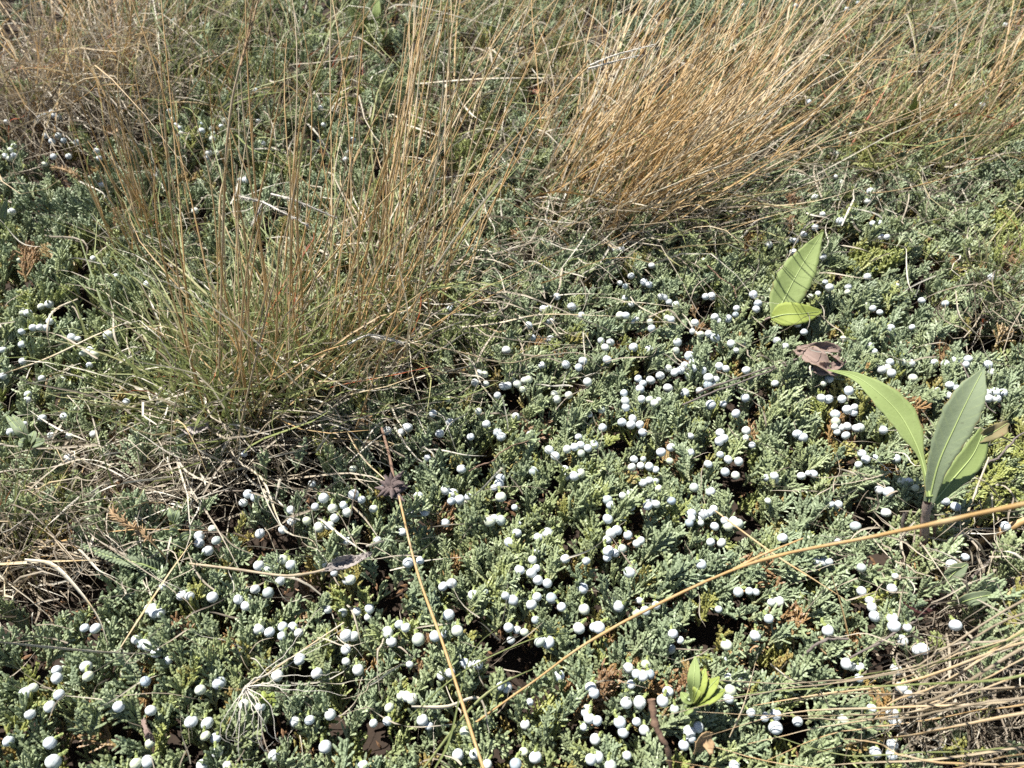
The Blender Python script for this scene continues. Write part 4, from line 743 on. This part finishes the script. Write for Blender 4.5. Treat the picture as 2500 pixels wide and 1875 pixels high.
p5 = thing('grey_leaf_sprig', 'sprig of rounded grey-green leaves at the left edge among berries', 'plant', P(60, 1090, .0))
for (ax_, ay_, bx_, by_, w) in ((70, 1080, 30, 1012, 9), (72, 1084, 84, 1052, 8), (70, 1085, 45, 1078, 8), (72, 1080, 12, 1010, 6), (74, 1086, 110, 1075, 7)):
    leaf('leaf', p5, [(ax_, ay_, .045), ((ax_ + bx_) / 2, (ay_ + by_) / 2, .055), (bx_, by_, .055)], [2, w, w * 1.05, w * .8, 1], 'leafg', normal=(0, -.4, .9))
p6 = thing('lance_leaf_plant', 'green lance-leaved plant half hidden in the grass at upper right', 'plant', P(2200, 352, .0))
for tx, ty, tz, w in ((2176, 278, .055, 15), (2238, 228, .085, 14), (2308, 248, .08, 14), (2244, 275, .06, 8), (2210, 265, .07, 10)):
    leaf('leaf', p6, [(2203, 352, .01), (2203 * .5 + tx * .5, 352 * .5 + ty * .5, tz * .55), (tx, ty, tz)], [3, w * .8, w, w * .6, .6], 'leaf', normal=(-.2, -.7, .6))
p7 = thing('lance_leaf_plant', 'pair of green lance leaves near the top edge left of the orange stems', 'plant', P(912, 108, .0))
for ax_, ay_, tx, ty, w, mt in ((912, 102, 850, 12, 20, 'leaf'), (918, 100, 922, -20, 15, 'leaf'), (955, 108, 928, 72, 12, 'leafy'), (905, 104, 890, 30, 14, 'leaf')):
    leaf('leaf', p7, [(ax_, ay_, .01), ((ax_ + tx) / 2, (ay_ + ty) / 2, .035), (tx, ty, .055)], [3, w * .8, w, w * .6, .6], mt, normal=(-.2, -.7, .6))
p8 = thing('spiky_rosette', 'olive and pink spiky rosette beside the orange tuft near the top', 'plant', P(1302, 200, .0))
for k, (tx, ty) in enumerate(((1262, 137), (1282, 128), (1303, 130), (1326, 132), (1348, 142), (1252, 160), (1364, 165), (1240, 182))):
    leaf('leaf', p8, [(1302, 200, .03), (1302 * .5 + tx * .5, 200 * .5 + ty * .5, .055), (tx, ty, .065)], [2, 7, 8, 5, .6], 'olive', normal=(0, -.6, .7), cup=.4)
for tx, ty in ((1322, 245), (1292, 232), (1335, 225)): leaf('leaf', p8, [(1302, 205, .03), ((1302 + tx) / 2, (212 + ty) / 2, .035), (tx, ty, .028)], [2, 9, 10, 6, 1], 'pink', normal=(0, -.5, .8), cup=.4, label='dry pinkish lower leaf')
p9 = thing('pinnate_leaf', 'grey-green pinnate leaf lying above the lower left juniper', 'plant', P(410, 1405, .03))
rp = [(412, 1405, .035), (345, 1377, .045), (278, 1362, .046), (205, 1334, .045)]; part_tube('rachis', p9, rp, .0007, .0003, 'midrib'); q = trace(rp, 24)
for i in range(2, 24):
    for sgn in (-1, 1):
        t = nrm(q[min(i + 1, 23)] - q[i - 1]); sd_ = nrm(np.cross(t, UP)) * sgn; tip = q[i] + (sd_ + t * .7 + UP * .25) * .006 * (1.1 - i / 30); pp = [q[i], (q[i] + tip) / 2 + UP * .0008, tip]
        pr = smooth_path(pp, 6); tt, u, w = frames(pr, UP); hw = (np.array([.2, .8, 1, .9, .6, .08]) * .0018)[:, None]
        v = np.stack([pr - u * hw, pr - w * .0003, pr + u * hw, pr - w * .0006], 1).reshape(-1, 3); ii = np.arange(5) * 4
        f = np.concatenate([np.stack([ii + a_, ii + b_, ii + b_ + 4, ii + a_ + 4], -1) for a_, b_ in ((0, 1), (1, 2), (2, 3), (3, 0))]); MB().add(v, f).build('leaflet', M['leafg'], p9)
p10 = thing('grey_leaf_sprig', 'narrow grey-green leaf standing at the left edge above the orange dead juniper', 'plant', P(8, 620, .0))
leaf('leaf', p10, [(5, 610, .01), (4, 545, .05), (18, 480, .075)], [3, 9, 10, 6, 1], 'leafg', normal=(.3, -.6, .6))
p11 = thing('grey_leaf_sprig', 'thin sprig of small grey leaves rising from thatch at lower left', 'plant', P(450, 1400, .0))
part_tube('stem', p11, [(470, 1400, .0), (445, 1330, .035), (420, 1262, .065)], .0008, .0006, 'midrib')
for k, (ax_, ay_, tx, ty) in enumerate(((445, 1335, 422, 1330), (440, 1318, 462, 1305), (432, 1300, 412, 1300), (424, 1275, 412, 1240), (424, 1275, 436, 1245))):
    leaf('leaf', p11, [(ax_, ay_, .045 + k * .004), ((ax_ + tx) / 2, (ay_ + ty) / 2 - 3, .05 + k * .004), (tx, ty, .05 + k * .004)], [1.5, 5, 6, 4, .6], 'leafg', normal=(0, -.6, .7))
p12 = thing('seedling', 'tiny bright green lobed seedling under the silvery seed bristles', 'plant', P(650, 1715, .0))
for tx, ty in ((640, 1688), (668, 1690), (676, 1712), (655, 1705), (630, 1712)): leaf('leaf', p12, [(652, 1718, .045), ((652 + tx) / 2, (718 + 1000 + ty) / 2, .052), (tx, ty, .052)], [1, 5, 6, 4, .8], 'leafy', normal=(0, -.5, .8), wavy=.4)
for k, (cx, cy, lab) in enumerate(((500, 120, 'upright leafy green sprig in the far juniper near the top left'), (395, 60, 'pale leafy sprig beside the brown top left clump'))):
    t = thing('leafy_sprig', lab, 'plant', P(cx, cy + 70, .0)); part_tube('stem', t, [(cx, cy + 70, .01), (cx + 3, cy + 10, .06), (cx - 4, cy - 60, .11)], .0011, .0007, 'midrib')
    for i in range(16):
        f_ = i / 16; z = .02 + .085 * f_; y_ = cy + 65 - 120 * f_; sg_ = 1 if i % 2 else -1; a_, b_ = sg_ * U(2, 13), U(6, 24); z += N(0, .004); leaf('leaf', t, [(cx, y_, z), (cx + a_ * .6, y_ - b_ * .5, z + .005), (cx + a_, y_ - b_, z + U(0, .012))], [1.5, 4, 5, 3.5, .6], 'leafg', normal=(0, -.6, .7), rib=False, n=8, m=5)

def dead_leaf(label, pts, widths, mat, cup, wavy, ruffle, name='dead_leaf', **kw):
    return leaf(name, None, pts, widths, mat, normal=(N(0, .3), -.4, .85), cup=cup, wavy=wavy, ruffle=ruffle, rib=False, n=26, m=11, th=.0005, label=label, cat='dead leaf', **kw)
dl = thing('dead_leaf', 'crumpled mauve-brown dead leaf lying between the two broad-leaf plants', 'dead leaf', P(2000, 880, .05))
for nm, pts, wd in (('leaf_fold', [(1938, 856, .055), (1975, 870, .06), (2020, 902, .06), (2045, 912, .055)], [4, 12, 14, 10, 3]), ('leaf_fold', [(1945, 850, .058), (1990, 850, .062), (2040, 852, .06), (2052, 862, .055)], [3, 7, 9, 8, 2]),
                    ('leaf_fold', [(1985, 902, .056), (2020, 900, .06), (2066, 882, .06)], [6, 11, 8, 2]), ('leaf_fold', [(2020, 858, .056), (2035, 872, .062), (2060, 884, .06)], [6, 11, 9, 3])):
    leaf(nm, dl, pts, wd, 'dead', normal=(N(0, .3), -.4, .85), cup=.5, wavy=.6, ruffle=.5, rib=False, n=22, m=11)
dead_leaf('flat grey-brown dead leaf lying in thatch at the right below the narrow leaves', [(2350, 1500, .03), (2380, 1492, .035), (2428, 1478, .035)], [6, 14, 15, 12, 3], 'dead', .3, .3, .4)
g3 = dead_leaf('grey shrivelled leaf on a stem above the lower left berries', [(790, 1392, .06), (830, 1378, .066), (870, 1368, .066), (908, 1350, .062)], [2, 6, 8, 8, 6, 1], 'deadg', .9, .9, .9)
straw('dry_grass_stem', 'bowed grey-tan stem leading to the grey shrivelled leaf', 'grass stem', [(463, 1376, .05), (579, 1390, .06), (694, 1405, .064), (760, 1398, .062), (795, 1390, .061)], .0008, .0009, hue=.4)
dead_leaf('tan curled shell-like dead leaf at the bottom edge', [(1698, 1835, .05), (1712, 1815, .058), (1738, 1802, .056)], [4, 11, 12, 7], 'tan', .7, .2, .3)
dead_leaf('thin brown dead leaf between juniper sprays at lower left', [(350, 1755, .05), (362, 1785, .052), (378, 1810, .045)], [2, 4, 4, 1], 'dead', .8, .4, .4)
dead_leaf('grey shrivelled leaf caught at the foot of the green tuft', [(455, 1045, .06), (475, 1050, .065), (510, 1040, .06)], [5, 9, 8, 4], 'deadg', 1.0, .6, .7)
dead_leaf('small tan dead leaf in the upper left among far berries', [(265, 325, .06), (285, 312, .06)], [5, 12, 6], 'tan', .6, .5, .6)
dead_leaf('tan dead leaf fragment in the dry gap at lower right', [(1998, 1555, .035), (2010, 1575, .035), (2020, 1590, .03)], [5, 11, 9, 4], 'tan', .4, .3, .4)
def spike(label, pts, mat, n=26, w=.003):
    t = thing('seed_spike', label, 'seed spike', P(*pts[-1])); part_tube('stem', t, pts, .0006, .0005, 'dry', .6); p = trace(pts, 40)
    mb = MB()
    for i in range(1, n):
        for k in range(3):
            d = nrm(nrm(p[i] - p[i + 1]) + N(0, .55, 3)) * .006 * U(.6, 1.2); v, f = tube(np.array([p[i], p[i] + d * .5, p[i] + d]), np.array([.0003, .0008, .0001]), 4); mb.add(v, f)
    mb.build('spikelets', M[mat], t, kind='stuff'); return t
spike('tan dry seed spike at lower left above the pinnate leaf', [(275, 1252, .07), (300, 1272, .07), (340, 1297, .065), (395, 1350, .05), (440, 1410, .02)], 'tan')
spike('orange dry seed spike over the far left juniper', [(130, 408, .075), (165, 418, .075), (200, 440, .07), (240, 490, .03)], 'tan')
